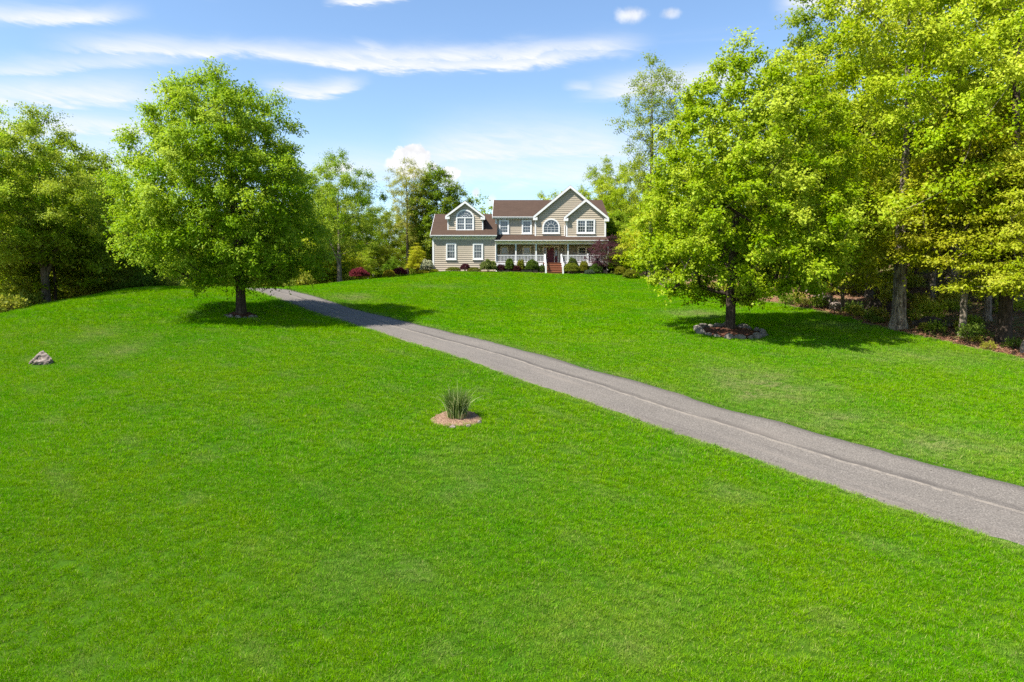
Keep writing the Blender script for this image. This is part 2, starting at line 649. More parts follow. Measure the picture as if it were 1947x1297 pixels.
def ground_hit(px, py, far=90.0):
    d = pix_dir(px, py)
    Y = np.linspace(5, far, 3400)
    q = d[None] * (Y / d[1])[:, None]
    g = q[:, 2] + CZ - tz(q[:, 0], q[:, 1])
    i = int(np.argmax(g < 0))
    return np.array([q[i, 0], q[i, 1], q[i, 2] + CZ]) if g[i] < 0 else None


# ------------------------------------------------------------------ lawn outline, driveway line
RB = np.array([(-10, 26), (5, 24), (18, 20.3), (24.5, 18.3), (29.5, 16.6), (35, 16.6), (40, 15.6), (50, 13.6), (60, 12.2), (67, 11.0), (68, 10.5)])
LB = np.array([(-10, -40), (5, -33), (24, -26), (31, -24.6), (37, -25.3), (41, -24), (44, -21.5), (50, -23), (56, -18.0), (62, -14.8), (66, -13.0), (72, -12)])


def n2(x, y, s=1.0):
    return (np.sin(x * 1.7 * s + 1.1 * np.sin(y * 1.3 * s)) + np.sin(y * 2.1 * s + 1.7 * np.sin(x * 0.9 * s + 2)) + np.sin((x + y) * 3.7 * s) * .5) / 2.5


def lawn_mask(x, y):
    r = np.interp(y, RB[:, 0], RB[:, 1]) + 0.35 * n2(x, y, .9)
    l = np.interp(y, LB[:, 0], LB[:, 1]) + 0.35 * n2(x, y, .8)
    m = np.minimum(r - x, x - l)
    m = np.minimum(m, np.where((y > 64.6) & (x > -9.5), 64.6 - y, 9.0))
    return np.minimum(m, 68 - y)


UE = [(560, 561), (600, 570), (650, 579), (700, 594.4), (782, 614), (864, 634.5), (946.6, 657), (1029, 677.6), (1100, 697.5), (1203, 727.5),
      (1305, 757), (1408, 783), (1511, 812), (1681, 857), (1821, 895), (1947, 924)]
LE = [(518, 568), (546, 575.5), (600, 590), (646.6, 604), (700, 627), (782, 650), (864, 677.6), (946.6, 707), (1029, 735), (1100, 760), (1203, 793),
      (1305, 826), (1408, 860), (1511, 898), (1681, 954), (1821, 1001.6), (1947, 1045)]
_u = np.array([ground_hit(*p) for p in UE])[:, :2]
_l = np.array([ground_hit(*p) for p in LE])[:, :2]


def resample(p, n):
    d = np.r_[0, np.cumsum(np.linalg.norm(np.diff(p, axis=0), axis=1))]
    t = np.linspace(0, d[-1], n)
    return np.c_[np.interp(t, d, p[:, 0]), np.interp(t, d, p[:, 1])]


cl = []
for q in _l:                                           # centre line: half way to the closest point of the other edge
    dd = resample(_u, 600)
    cl.append((q + dd[np.argmin(((dd - q) ** 2).sum(1))]) / 2)
cl = np.array(cl)[1:]
d0 = cl[-1] - cl[-3]
d0 /= np.linalg.norm(d0)
cl = np.vstack([[(-40, 47.5), (-33, 49.5), (-26, 49.8), (-21, 48.3), (-17.2, 45.6)], cl, [cl[-1] + d0 * 3, cl[-1] + d0 * 9, cl[-1] + d0 * 20]])
cl = resample(cl, 90)
for _ in range(40):
    cl[1:-1] = (cl[:-2] + 2 * cl[1:-1] + cl[2:]) / 4
cl = resample(cl, 330)
HW = 1.37


def road_dist(x, y):
    p = np.stack([np.asarray(x), np.asarray(y)], -1)
    out = np.full(p.shape[:-1], 1e9)
    for i in range(0, len(cl), 2):
        out = np.minimum(out, ((p - cl[i]) ** 2).sum(-1))
    return np.sqrt(out)


# bare or paler patches of the lawn: centre x, y, radius x, radius y, strength
def _patch(px, py, wpx, ry, k):
    c = ground_hit(px, py)
    return (c[0], c[1], wpx / F * c[1], ry, k)


PATCH = [_patch(1440, 735, 95, 2.2, .9), _patch(1540, 745, 60, 1.4, .45), _patch(1320, 597, 55, 1.4, .8), _patch(230, 668, 40, 1.3, .6), _patch(670, 566, 40, 1.6, .7),
         _patch(1560, 800, 140, 1.0, .55), _patch(1800, 850, 140, 1.2, .6), _patch(190, 637, 35, 1.2, .5), _patch(830, 546, 60, 1.5, .35),
         _patch(1600, 620, 70, 1.2, .45), _patch(1750, 680, 160, 1.3, .35), _patch(1395, 945, 50, .4, .4), _patch(880, 915, 160, 1.2, .2),
         _patch(1150, 1180, 230, 1.0, .25), _patch(700, 1090, 160, .8, .28)]


def dryness(x, y):
    d = np.zeros_like(x)
    for (a, b, rx, ry, k) in PATCH:
        r = ((x - a) / rx) ** 2 + ((y - b) / ry) ** 2
        d = np.maximum(d, k * np.exp(-r * 1.1) * (0.75 + 0.5 * n2(x, y, 2.3)))
    rd = road_dist(x, y)
    d = np.maximum(d, 0.34 * np.exp(-((rd - HW) / 0.28) ** 2) * (0.7 + 0.6 * n2(x, y, 3.1)))
    return np.clip(d, 0, 1)


# ------------------------------------------------------------------ ground sheet
def axis(lo, hi, step, far, grow=1.22):
    a = list(np.arange(lo, hi + 1e-6, step))
    s, x = step, hi
    while x < far:
        s *= grow
        x += s
        a.append(x)
    s, x = step, lo
    pre = []
    while x > -far:
        s *= grow
        x -= s
        pre.append(x)
    return np.array(pre[::-1] + a)


gx, gy = axis(-44, 44, 0.55, 1800), axis(2, 84, 0.55, 1800)
GX, GY = np.meshgrid(gx, gy)
GZ = tz(GX, GY)
GZ = GZ - 0.05 * (road_dist(GX, GY) < HW - 0.15)          # the asphalt lies in a shallow bed
nxg, nyg = len(gx), len(gy)
idx = np.arange(nxg * nyg).reshape(nyg, nxg)
gq = np.stack([idx[:-1, :-1], idx[:-1, 1:], idx[1:, 1:], idx[1:, :-1]], -1).reshape(-1, 4)
gme = np_mesh('ground', np.c_[GX.ravel(), GY.ravel(), GZ.ravel()], gq, True)
lm = lawn_mask(GX, GY)
point_attr(gme, 'litter', np.clip(0.5 - lm / 1.2, 0, 1).ravel())


def mk_ground():
    m, t, out = new_mat('turf_and_woodland_soil')
    v = geo_pos(t)
    at_ = t.n('ShaderNodeAttribute', attribute_name='litter')
    n1 = t.noise(v, 0.35, 4, 0.6)
    n2_ = t.noise(v, 9.0, 4, 0.7)
    g = t.mix(n1, (0.026, 0.075, 0.002), (0.046, 0.105, 0.003))
    g = t.mix(t.m('MULTIPLY', t.sstep(n2_, 0.5, 0.75), 0.5), g, (0.045, 0.075, 0.010))
    n3 = t.noise(v, 5.0, 6, 0.75)
    n4 = t.noise(v, 0.5, 4, 0.6)
    l = t.ramp(n3, [(0.30, (0.045, 0.026, 0.016)), (0.48, (0.15, 0.085, 0.052)), (0.62, (0.29, 0.185, 0.12)), (0.78, (0.42, 0.30, 0.21))])
    l = t.mix(t.m('MULTIPLY', t.sstep(n4, 0.44, 0.62), 0.75), l, (0.085, 0.13, 0.02))
    f = t.sstep(t.m('ADD', at_.outputs['Fac'], t.m('MULTIPLY_ADD', n2_, 0.5, -0.25)), 0.35, 0.65)
    c = t.mix(f, g, l)
    nm = bump(t, t.m('ADD', n3, n2_), 0.7, 0.05)
    t.link(principled(t, c, 0.95, 0.1, nm).outputs[0], out.inputs[0])
    return m


M['ground'] = mk_ground()
ground = add_mesh('ground', gme, M['ground'])
tag(ground, 'rolling green lawn rising to the house, brown leaf litter under the woods', kind='structure')


# ------------------------------------------------------------------ driveway
def mk_asphalt():
    m, t, out = new_mat('worn_asphalt')
    uv = t.n('ShaderNodeUVMap', uv_map='road').outputs[0]
    s = t.n('ShaderNodeSeparateXYZ')
    t.link(uv, s.inputs[0])
    u, v = s.outputs[0], s.outputs[1]
    pos = geo_pos(t)
    agg = t.noise(pos, 34.0, 5, 0.8)
    n1 = t.noise(pos, 0.8, 5, 0.65)
    n2_ = t.noise(pos, 6.0, 5, 0.7)
    c = t.mix(t.sstep(n1, 0.3, 0.7), (0.098, 0.087, 0.076), (0.144, 0.127, 0.109))
    c = t.mix(t.m('MULTIPLY', t.sstep(n2_, 0.45, 0.7), 0.35), c, (0.172, 0.148, 0.126))
    c = t.mix(0.72, c, t.ramp(agg, [(0.30, (0.022, 0.020, 0.019)), (0.5, (0.118, 0.105, 0.091)), (0.72, (0.34, 0.305, 0.27))]))
    vo = t.n('ShaderNodeTexVoronoi', feature='F1')
    vo.inputs['Scale'].default_value = 9.0
    t.link(pos, vo.inputs['Vector'])
    c = t.mix(t.m('SUBTRACT', 1.0, t.sstep(vo.outputs['Distance'], 0.03, 0.09)), c, (0.36, 0.32, 0.28))
    # wandering seam between the two paving passes: pale line with a darker band beside it
    wob = t.noise(t.comb(0.0, t.m('MULTIPLY', v, 0.45), 0.0), 1.0, 3, 0.6)
    wob2 = t.noise(t.comb(3.0, t.m('MULTIPLY', v, 2.5), 0.0), 1.0, 2, 0.6)
    off = t.m('ADD', t.m('MULTIPLY_ADD', wob, 0.42, -0.20), t.m('MULTIPLY_ADD', wob2, 0.10, -0.05))
    d = t.m('SUBTRACT', u, off)
    ln = t.m('SUBTRACT', 1.0, t.sstep(t.m('ABSOLUTE', d), 0.01, 0.075))
    c = t.mix(t.m('MULTIPLY', ln, t.m('MULTIPLY', t.sstep(n2_, 0.3, 0.6), 0.6)), c, (0.25, 0.215, 0.175))
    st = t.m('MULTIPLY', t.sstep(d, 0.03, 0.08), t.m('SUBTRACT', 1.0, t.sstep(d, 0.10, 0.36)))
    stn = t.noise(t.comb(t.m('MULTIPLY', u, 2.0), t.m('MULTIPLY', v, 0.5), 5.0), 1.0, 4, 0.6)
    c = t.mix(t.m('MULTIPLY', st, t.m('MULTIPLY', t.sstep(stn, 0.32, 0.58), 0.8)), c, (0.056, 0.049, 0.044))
    edge = t.sstep(t.m('ABSOLUTE', u), 0.95, 1.30)
    c = t.mix(t.m('MULTIPLY', edge, 0.35), c, (0.075, 0.064, 0.055))
    wear = t.noise(t.comb(t.m('MULTIPLY', u, 3.2), t.m('MULTIPLY', v, 0.16), 8.0), 1.0, 5, 0.65)
    c = t.mix(t.m('MULTIPLY', t.sstep(wear, 0.50, 0.72), 0.5), c, (0.185, 0.158, 0.134))
    c = t.mix(t.m('MULTIPLY', t.m('SUBTRACT', 1.0, t.sstep(wear, 0.28, 0.46)), 0.45), c, (0.078, 0.067, 0.060))
    wp = t.n('ShaderNodeVectorMath', operation='ADD')
    t.link(pos, wp.inputs[0])
    nz_ = t.n('ShaderNodeTexNoise')
    nz_.inputs['Scale'].default_value = 1.6
    nz_.inputs['Detail'].default_value = 4
    t.link(pos, nz_.inputs['Vector'])
    t.link(nz_.outputs['Color'], wp.inputs[1])
    vc = t.n('ShaderNodeTexVoronoi', feature='DISTANCE_TO_EDGE')
    vc.inputs['Scale'].default_value = 0.42
    t.link(wp.outputs[0], vc.inputs['Vector'])
    crack = t.m('SUBTRACT', 1.0, t.sstep(vc.outputs['Distance'], 0.003, 0.014))
    c = t.mix(t.m('MULTIPLY', crack, t.m('MULTIPLY', t.sstep(n1, 0.52, 0.68), 0.3)), c, (0.05, 0.044, 0.039))
    nm = bump(t, agg, 0.6, 0.012)
    t.link(principled(t, c, 0.9, 0.2, nm).outputs[0], out.inputs[0])
    return m


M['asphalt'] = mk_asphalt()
tang = np.gradient(cl, axis=0)
tang /= np.linalg.norm(tang, axis=1)[:, None]
nor = np.c_[-tang[:, 1], tang[:, 0]]                    # to the upper (house) side
vlen = np.r_[0, np.cumsum(np.linalg.norm(np.diff(cl, axis=0), axis=1))]
us = 1.06 * np.array([-1.30, -1.22, -1.0, -.75, -.5, -.3, -.15, -.05, .05, .15, .3, .5, .75, 1.0, 1.22, 1.30])
rngd = np.random.default_rng(5)
ragL = np.convolve(rngd.normal(0, .09, len(cl) + 4), np.ones(5) / 5, 'valid') + .02 * np.sin(vlen * 1.9)
ragR = np.convolve(rngd.normal(0, .09, len(cl) + 4), np.ones(5) / 5, 'valid') + .02 * np.sin(vlen * 2.3 + 1)
dv, duv = [], []
for i in range(len(cl)):
    for u in us:
        uu = u + (ragL[i] * max(0, -u - .7) / .6) + (ragR[i] * max(0, u - .7) / .6)
        q = cl[i] + nor[i] * uu
        z = tzf(q[0], q[1]) + (0.022 if abs(u) < 1.36 else -0.07) + 0.012 * math.exp(-((u - .02) / .07) ** 2)
        dv.append((q[0], q[1], z))
        duv.append((uu, vlen[i]))
k = len(us)
ii = np.arange(len(cl) * k).reshape(len(cl), k)
dq = np.stack([ii[:-1, :-1], ii[1:, :-1], ii[1:, 1:], ii[:-1, 1:]], -1).reshape(-1, 4)[:, ::-1]
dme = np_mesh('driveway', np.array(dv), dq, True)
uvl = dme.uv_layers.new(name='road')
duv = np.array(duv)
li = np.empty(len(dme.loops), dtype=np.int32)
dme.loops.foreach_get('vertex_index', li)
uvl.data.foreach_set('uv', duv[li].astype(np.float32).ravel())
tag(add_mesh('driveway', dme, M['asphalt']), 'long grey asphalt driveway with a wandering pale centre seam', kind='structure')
# ------------------------------------------------------------------ the house (built in world metres; front planes at these distances)
YW, YP, YM, YG, YR, YD = 66.0, 66.0, 68.0, 67.6, 67.2, 66.75


def hx(px, Y): return float(at(px, 500, Y)[0])
def hz(py, Y): return float(at(987, py, Y)[2])


house = empty('house', (0, 67, hz(517, YW)))
tag(house, 'two-storey tan clapboard house with brown roofs, white trim and long front porch', 'house')
HL = Vector(house.location)


def hb(mb, name, mat, parent=None, smooth=False):
    """build a part of the house: coordinates are world, parented to the house Empty"""
    o = mb.build(name, mat, parent or house, smooth=smooth)
    p = parent or house
    if p is house:
        o.matrix_parent_inverse = Matrix.Translation(-HL)
    return o


COURSE = 0.185


def siding(name, left, right, z0, z1, Y):
    """lapped boards between left(z) and right(z)"""
    mb = MB()
    z = z0
    while z < z1 - 1e-4:
        t = min(z + COURSE, z1)
        a0, a1, b0, b1 = left(z), left(t), right(z), right(t)
        if b0 - a0 > 0.02:
            if b1 < a1: a1 = b1 = (a1 + b1) / 2
            yb, yt = Y - 0.037, Y - 0.002
            mb.poly([(a0, yb, z), (b0, yb, z), (b1, yt, t), (a1, yt, t)])
            mb.poly([(a0, yt, z), (b0, yt, z), (b0, yb, z), (a0, yb, z)])
        z = t
    o = hb(mb, name, M['siding'])
    o["kind"] = "stuff"
    return o


def cst(v): return lambda z: v


def wall_block(name, x0, x1, y0, y1, z0, z1):
    return hb(MB().box(x0, x1, y0 + .01, y1, z0, z1), name, M['siding'])


def trim(x0, x1, Y, z0, z1, proud=0.045, name='corner_trim', mat='white'):
    return hb(MB().box(x0, x1, Y - proud, Y + .01, z0, z1), name, M[mat])


def ring_rect(mb, x0, x1, z0, z1, w, y0, y1):
    mb.box(x0, x0 + w, y0, y1, z0, z1)
    mb.box(x1 - w, x1, y0, y1, z0, z1)
    mb.box(x0 + w, x1 - w, y0, y1, z1 - w, z1)
    mb.box(x0 + w, x1 - w, y0, y1, z0, z0 + w)


def grid_bars(mb, x0, x1, z0, z1, nx, nz, y0, y1, w=0.022):
    for i in range(1, nx):
        x = x0 + (x1 - x0) * i / nx
        mb.box(x - w / 2, x + w / 2, y0, y1, z0, z1)
    for j in range(1, nz):
        z = z0 + (z1 - z0) * j / nz
        mb.box(x0, x1, y0 + .002, y1 - .002, z - w / 2, z + w / 2)


def window(px0, px1, py0, py1, Y, sashes=1, w=0.125, mat='white', sill=True):
    x0, x1, z0, z1 = hx(px0, Y), hx(px1, Y), hz(py1, Y), hz(py0, Y)
    fr = MB()
    ring_rect(fr, x0, x1, z0, z1, w, Y - .095, Y)
    fo = hb(fr, 'window', M[mat])
    if sill:
        hb(MB().box(x0 - .05, x1 + .05, Y - .13, Y - .03, z0 - .05, z0 - .002), 'sill', M[mat], fo)
    a, b = x0 + w, x1 - w
    n = sashes
    mull = .10
    sw = (b - a - mull * (n - 1)) / n
    for s in range(n):
        sa = a + s * (sw + mull)
        sb = sa + sw
        if s:
            hb(MB().box(sa - mull, sa, Y - .09, Y, z0 + w, z1 - w), 'mullion', M[mat], fo)
        zm = (z0 + z1) / 2
        for lo, hi, off in ((z0 + w, zm, 0.0), (zm, z1 - w, -.015)):
            hb(MB().box(sa, sb, Y - .045 + off, Y - .034 + off, lo, hi), 'pane', M['glass'], fo)
            mu = MB()
            ring_rect(mu, sa, sb, lo, hi, .035, Y - .062 + off, Y - .046 + off)
            hb(mu, 'sash', M[mat], fo)
            mu = MB()
            grid_bars(mu, sa + .035, sb - .035, lo + .035, hi - .035, 3, 2, Y - .053 + off, Y - .046 + off, .016)
            hb(mu, 'muntin', M[mat], fo)
    return fo


def arch_pts(xc, zs, r, n, a0=0.0, a1=math.pi, ry=None):
    ry = ry or r
    return [(xc + r * math.cos(a0 + (a1 - a0) * i / n), zs + ry * math.sin(a0 + (a1 - a0) * i / n)) for i in range(n + 1)]


def arch_band(mb, xc, zs, r0, r1, y0, y1, n=22, ry0=None, ry1=None):
    p0, p1 = arch_pts(xc, zs, r0, n, ry=ry0), arch_pts(xc, zs, r1, n, ry=ry1)
    for i in range(n):
        mb.prism_y([p0[i], p1[i], p1[i + 1], p0[i + 1]], y0, y1)


def arch_window(px0, px1, pyb, pys, pyt, Y, double):
    """round-topped window: px sides, base row, spring-line row, top row"""
    x0, x1, zb, zs, zt = hx(px0, Y), hx(px1, Y), hz(pyb, Y), hz(pys, Y), hz(pyt, Y)
    xc, R, RY, w = (x0 + x1) / 2, (x1 - x0) / 2, zt - zs, .14
    mb = MB()
    mb.box(x0, x0 + w, Y - .095, Y, zb, zs)
    mb.box(x1 - w, x1, Y - .095, Y, zb, zs)
    mb.box(x0 + w, x1 - w, Y - .095, Y, zb, zb + w)
    arch_band(mb, xc, zs, R - w, R, Y - .095, Y, ry0=RY - w, ry1=RY)
    fo = hb(mb, 'arched_window', M['white'])
    hb(MB().box(x0 - .05, x1 + .05, Y - .13, Y - .03, zb - .05, zb - .002), 'sill', M['white'], fo)
    ri, riy = R - w, RY - w
    pts = arch_pts(xc, zs, ri, 22, ry=riy)
    if double:
        hb(MB().box(x0 + w, x1 - w, Y - .09, Y, zs - .05, zs + .05), 'mullion', M['white'], fo)
        hb(MB().box(xc - .05, xc + .05, Y - .088, Y, zb + w, zs - .05), 'mullion', M['white'], fo)
        hb(MB().prism_y(pts, Y - .045, Y - .034), 'pane', M['glass'], fo)
        for a, b in ((x0 + w, xc - .05), (xc + .05, x1 - w)):
            zm = (zb + w + zs - .05) / 2
            for lo, hi in ((zb + w, zm), (zm, zs - .05)):
                hb(MB().box(a, b, Y - .045, Y - .034, lo, hi), 'pane', M['glass'], fo)
                mu = MB()
                ring_rect(mu, a, b, lo, hi, .03, Y - .06, Y - .046)
                grid_bars(mu, a + .03, b - .03, lo + .03, hi - .03, 3, 2, Y - .053, Y - .046, .016)
                hb(mu, 'sash', M['white'], fo)
    else:
        hb(MB().prism_y(pts + [(x0 + w, zb + w), (x1 - w, zb + w)], Y - .045, Y - .034), 'pane', M['glass'], fo)
        mu = MB()
        n = 4
        for i in range(1, n):
            x = x0 + w + (x1 - x0 - 2 * w) * i / n
            mu.box(x - .011, x + .011, Y - .056, Y - .046, zb + w, zs - .012)
        for j in (1, 2):
            z = zb + w + (zs - zb - w) * j / 2
            mu.box(x0 + w, x1 - w, Y - .058, Y - .047, z - .012, z + .012)
        hb(mu, 'muntin', M['white'], fo)
    mu = MB()
    for fr in ((.45,) if not double else (.36, .68)):
        arch_band(mu, xc, zs, ri * fr - .011, ri * fr + .011, Y - .056, Y - .047, 16, riy * fr - .011, riy * fr + .011)
    for i in range(1, 6):
        a = math.pi * i / 6
        r0 = .45 if not double else .36
        if i == 3 and double: r0 = 0.0
        mu.bar((xc + ri * r0 * math.cos(a), Y - .0525, zs + riy * r0 * math.sin(a)), (xc + ri * math.cos(a), Y - .0525, zs + riy * math.sin(a)), .022, .011, up=(0, 1, 0))
    hb(mu, 'fan_muntin', M['white'], fo)
    return fo


def slope_roof(name, x0, x1, ye, ze, yr, zr, yb, zb, th=.16):
    """gable roof with the ridge along x: eave (ye,ze), ridge (yr,zr), back eave (yb,zb)"""
    mb = MB()
    mb.prism_x([(ye, ze), (yr, zr), (yb, zb), (yb, zb - th), (yr, zr - th * 1.25), (ye, ze - th)], x0, x1)
    return hb(mb, name, M['roof'])


def gutter(px_or_x0, x1, Y, z, h=.13, parent=None, name='gutter'):
    mb = MB()
    mb.prism_x([(Y - .12, z), (Y, z), (Y, z - h), (Y - .08, z - h), (Y - .12, z - h * .45)], px_or_x0, x1)
    return hb(mb, name, M['white'], parent)


def cross_gable(name, xa, za, xl, zl, xr, zr_, y0, y1, th=.14, fascia=.24):
    """gable roof with the ridge running back from the front; white rake boards and boxed returns on the front edge"""
    mb = MB()
    mb.prism_y([(xl, zl), (xa, za), (xr, zr_), (xr, zr_ - th), (xa, za - th * 1.3), (xl, zl - th)], y0, y1)
    ro = hb(mb, name, M['roof'])
    for sx, sz in ((xl, zl), (xr, zr_)):
        rb = MB()
        rb.prism_y([(sx, sz - .03), (xa, za - .03), (xa, za - .03 - fascia * 1.15), (sx, sz - .03 - fascia)], y0 - .035, y0 + .22)
        hb(rb, 'rake_board', M['white'], ro)
        k = 1 if sx < xa else -1
        s = abs((za - sz) / (xa - sx))
        rr = MB()
        rr.prism_y([(sx - k * .01, sz - .03 - fascia * .8), (sx + k * .42, sz - .03 - fascia * .8 + .42 * s * .35), (sx + k * .42, sz - .05 - fascia * 1.45), (sx - k * .01, sz - .05 - fascia * 1.45)], y0 - .045, y0 + .26)
        hb(rr, 'eave_return', M['white'], ro)
    return ro


# --- garage wing
zg = hz(517, YW) - 0.5                                  # wall foot, below grade
wx0, wx1 = hx(822.6, YW), hx(942, YW)
ze_w = hz(447, 65.72)
wing_top = ze_w - .05
hb(MB().box(wx0 + .02, wx1 - .02, YW + .02, 74, zg - .3, wing_top), 'wing_wall', M['siding'])
siding('wing_siding', cst(wx0), cst(wx1), hz(517, YW) - .1, wing_top, YW)
hb(MB().box(wx0 - .01, wx1 + .01, YW - .035, YW + .02, zg - .3, hz(516, YW) - .1), 'foundation', M['concrete'])
trim(wx0 - .012, wx0 + .15, YW, hz(517, YW) - .1, wing_top)
window(848.3, 867.8, 462.5, 494, YW)
window(899.2, 918.7, 463, 493.7, YW)
rx0, rx1 = hx(818.5, 65.7), hx(944.8, 65.7)
zr_w = hz(407, 70.0)
wr = slope_roof('wing_roof', rx0, rx1, 65.72, ze_w, 70.0, zr_w, 74.3, ze_w)
hb(MB().prism_x([(66.0, wing_top - .01), (70.0, zr_w - .25), (74.0, wing_top - .01)], wx0 + .02, wx0 + .12), 'wing_gable_end', M['siding'])
gutter(rx0, rx1, 65.72, ze_w - .01, parent=wr)
hb(MB().box(rx0, rx1 - .05, 65.73, 66.0, ze_w - .22, ze_w - .165), 'soffit', M['white'], wr)
hb(MB().box(wx0, wx1, YW - .06, YW - .005, ze_w - .40, ze_w - .225), 'frieze_board', M['cream'], wr)
# rake along the left end
hb(MB().prism_x([(65.7, ze_w + .01), (70.0, zr_w + .01), (70.0, zr_w - .2), (65.7, ze_w - .2)], rx0 - .03, rx0 - .002), 'rake_board', M['white'], wr)
# --- dormer
dx0, dx1 = hx(851.4, YD), hx(918.7, YD)
dzb = hz(441, YD)
dl, dr, da = at(846.6, 410, YD - .25), at(922, 411, YD - .25), at(884.2, 381.6, YD - .25)
dsl = (da[2] - dl[2]) / (da[0] - dl[0])


def under(xa, za, s, off):
    """left and right limits of the wall under a gable roof"""
    return (lambda z, lo: max(lo, xa - (za - off - z) / s)), (lambda z, hi: min(hi, xa + (za - off - z) / s))


ul, ur = under(da[0], da[2], dsl, .2)
siding('dormer_siding', lambda z: ul(z, dx0), lambda z: ur(z, dx1), dzb, da[2] - .22, YD)
hb(MB().prism_y([(dx0 + .02, dzb - .4), (dx1 - .02, dzb - .4), (dx1 - .02, dl[2] - .3), (da[0], da[2] - .3), (dx0 + .02, dl[2] - .3)], YD + .02, 70.5), 'dormer_wall', M['siding'])
trim(dx0 - .01, dx0 + .10, YD, dzb - .02, dl[2] - .28)
trim(dx1 - .10, dx1 + .01, YD, dzb - .02, dr[2] - .28)
arch_window(867.4, 901.7, 439.5, 414.2, 398.6, YD, True)
cross_gable('dormer_roof', da[0], da[2], dl[0], dl[2], dr[0], dr[2], YD - .25, 71.2, fascia=.2)
# --- main block
mx0, mx1 = hx(941.8, YM), hx(1152, YM)
ze_m = hz(412, 67.74)
zr_m = hz(380.3, 72.6)
zfl = hz(500, 66.3)                                     # porch floor level
hb(MB().box(mx0 + .02, mx1 - .02, YM + .02, 77.2, zg - .5, ze_m - .1), 'main_wall', M['siding'])
b1, b2 = hx(1016.7, YM), hx(1075.3, YM)
siding('main_siding', cst(mx0), cst(mx1), zfl - .1, ze_m - .08, YM)
mr = slope_roof('main_roof', hx(936.6, 67.74), hx(1156, 67.74), 67.74, ze_m, 72.6, zr_m, 77.4, ze_m)
gutter(hx(936.6, 67.74), hx(1013, 67.74), 67.74, ze_m - .01, parent=mr)
hb(MB().box(hx(937, 67.74), hx(1013, 67.74), 67.76, 68.0, ze_m - .22, ze_m - .165), 'soffit', M['white'], mr)
hb(MB().prism_x([(67.7, ze_m + .01), (72.6, zr_m + .01), (72.6, zr_m - .2), (67.7, ze_m - .2)], hx(936.6, 67.74) - .03, hx(936.6, 67.74) - .002), 'rake_board', M['white'], mr)
hb(MB().prism_x([(68.0, ze_m - .12), (72.6, zr_m - .25), (77.2, ze_m - .12)], mx0 + .02, mx0 + .12), 'gable_end', M['siding'])
hb(MB().prism_x([(68.0, ze_m - .12), (72.6, zr_m - .25), (77.2, ze_m - .12)], mx1 - .12, mx1 - .02), 'gable_end', M['siding'])
trim(mx0 - .012, mx0 + .17, YM, hz(447, YM) - .3, ze_m - .24)
window(949, 968, 418, 445, YM)
window(992, 1011, 418.3, 445, YM)
# --- big gable
zpt0 = hz(449, YG) - .25
ga = at(1084.5, 351.6, YG - .25)
gl_, gr_ = at(1013.7, 411, YG - .25), at(1155.3, 411, YG - .25)
gsl = (ga[2] - gl_[2]) / (ga[0] - gl_[0])
gx0 = hx(1016.7, YG)
gx1 = hx(1152, YG)
gul, gur = under(ga[0], ga[2], gsl, .24)
siding('gable_siding', lambda z: gul(z, gx0), lambda z: gur(z, gx1), hz(449, YG) - .2, ga[2] - .26, YG)
hb(MB().prism_y([(gx0 + .02, zpt0), (gx1 - .02, zpt0), (gx1 - .02, gl_[2] - .35), (ga[0], ga[2] - .36), (gx0 + .02, gl_[2] - .35)], YG + .02, 76.8), 'gable_wall', M['siding'])
cross_gable('gable_roof', ga[0], ga[2], gl_[0], gl_[2], gr_[0], gr_[2], YG - .25, 77.3)
trim(gx0 - .012, gx0 + .12, YG, hz(449, YG) - .2, gl_[2] - .36)
arch_window(1031, 1064, 444.4, 432.5, 415.7, YG, False)
# --- right-hand gable bay
ra = at(1114.3, 377.3, YR - .25)
rl, rr_ = at(1072.2, 412.5, YR - .25), at(1157.9, 413.2, YR - .25)
rsl = (ra[2] - rl[2]) / (ra[0] - rl[0])
bx0, bx1 = hx(1075.7, YR), hx(1151.2, YR)
rul, rur = under(ra[0], ra[2], rsl, .22)
zrb = hz(449.6, YR)
siding('bay_siding', lambda z: rul(z, bx0), lambda z: rur(z, bx1), zrb, ra[2] - .24, YR)
hb(MB().prism_y([(bx0 + .02, zrb - .2), (bx1 - .02, zrb - .2), (bx1 - .02, rl[2] - .35), (ra[0], ra[2] - .34), (bx0 + .02, rl[2] - .35)], YR + .02, 72.0), 'bay_wall', M['siding'])
cross_gable('bay_roof', ra[0], ra[2], rl[0], rl[2], rr_[0], rr_[2], YR - .25, 73.0)
trim(bx0 - .012, bx0 + .14, YR, zrb - .05, rl[2] - .34)
trim(bx1 - .14, bx1 + .012, YR, zrb - .05, rr_[2] - .34)
trim(bx0, bx1, YR, zrb - .09, zrb + .02, .05, 'skirt_board')
window(1095.8, 1130.8, 417.3, 444.4, YR, 2)
# drainpipe at the join of the two gables, vent pipe on the roof
hb(MB().tube([(bx0 - .05, YR - .02, rl[2] - .45), (bx0 - .1, YG - .06, rl[2] - .75), (bx0 - .1, YG - .06, zrb - .2)], [.04] * 3, 8), 'downspout', M['white'])
vp = at(1147, 400, 72)
hb(MB().tube([(vp[0], 72, vp[2] - 1.2), (vp[0], 72, vp[2] + .35)], [.07, .07], 10), 'vent_pipe', M['white'])

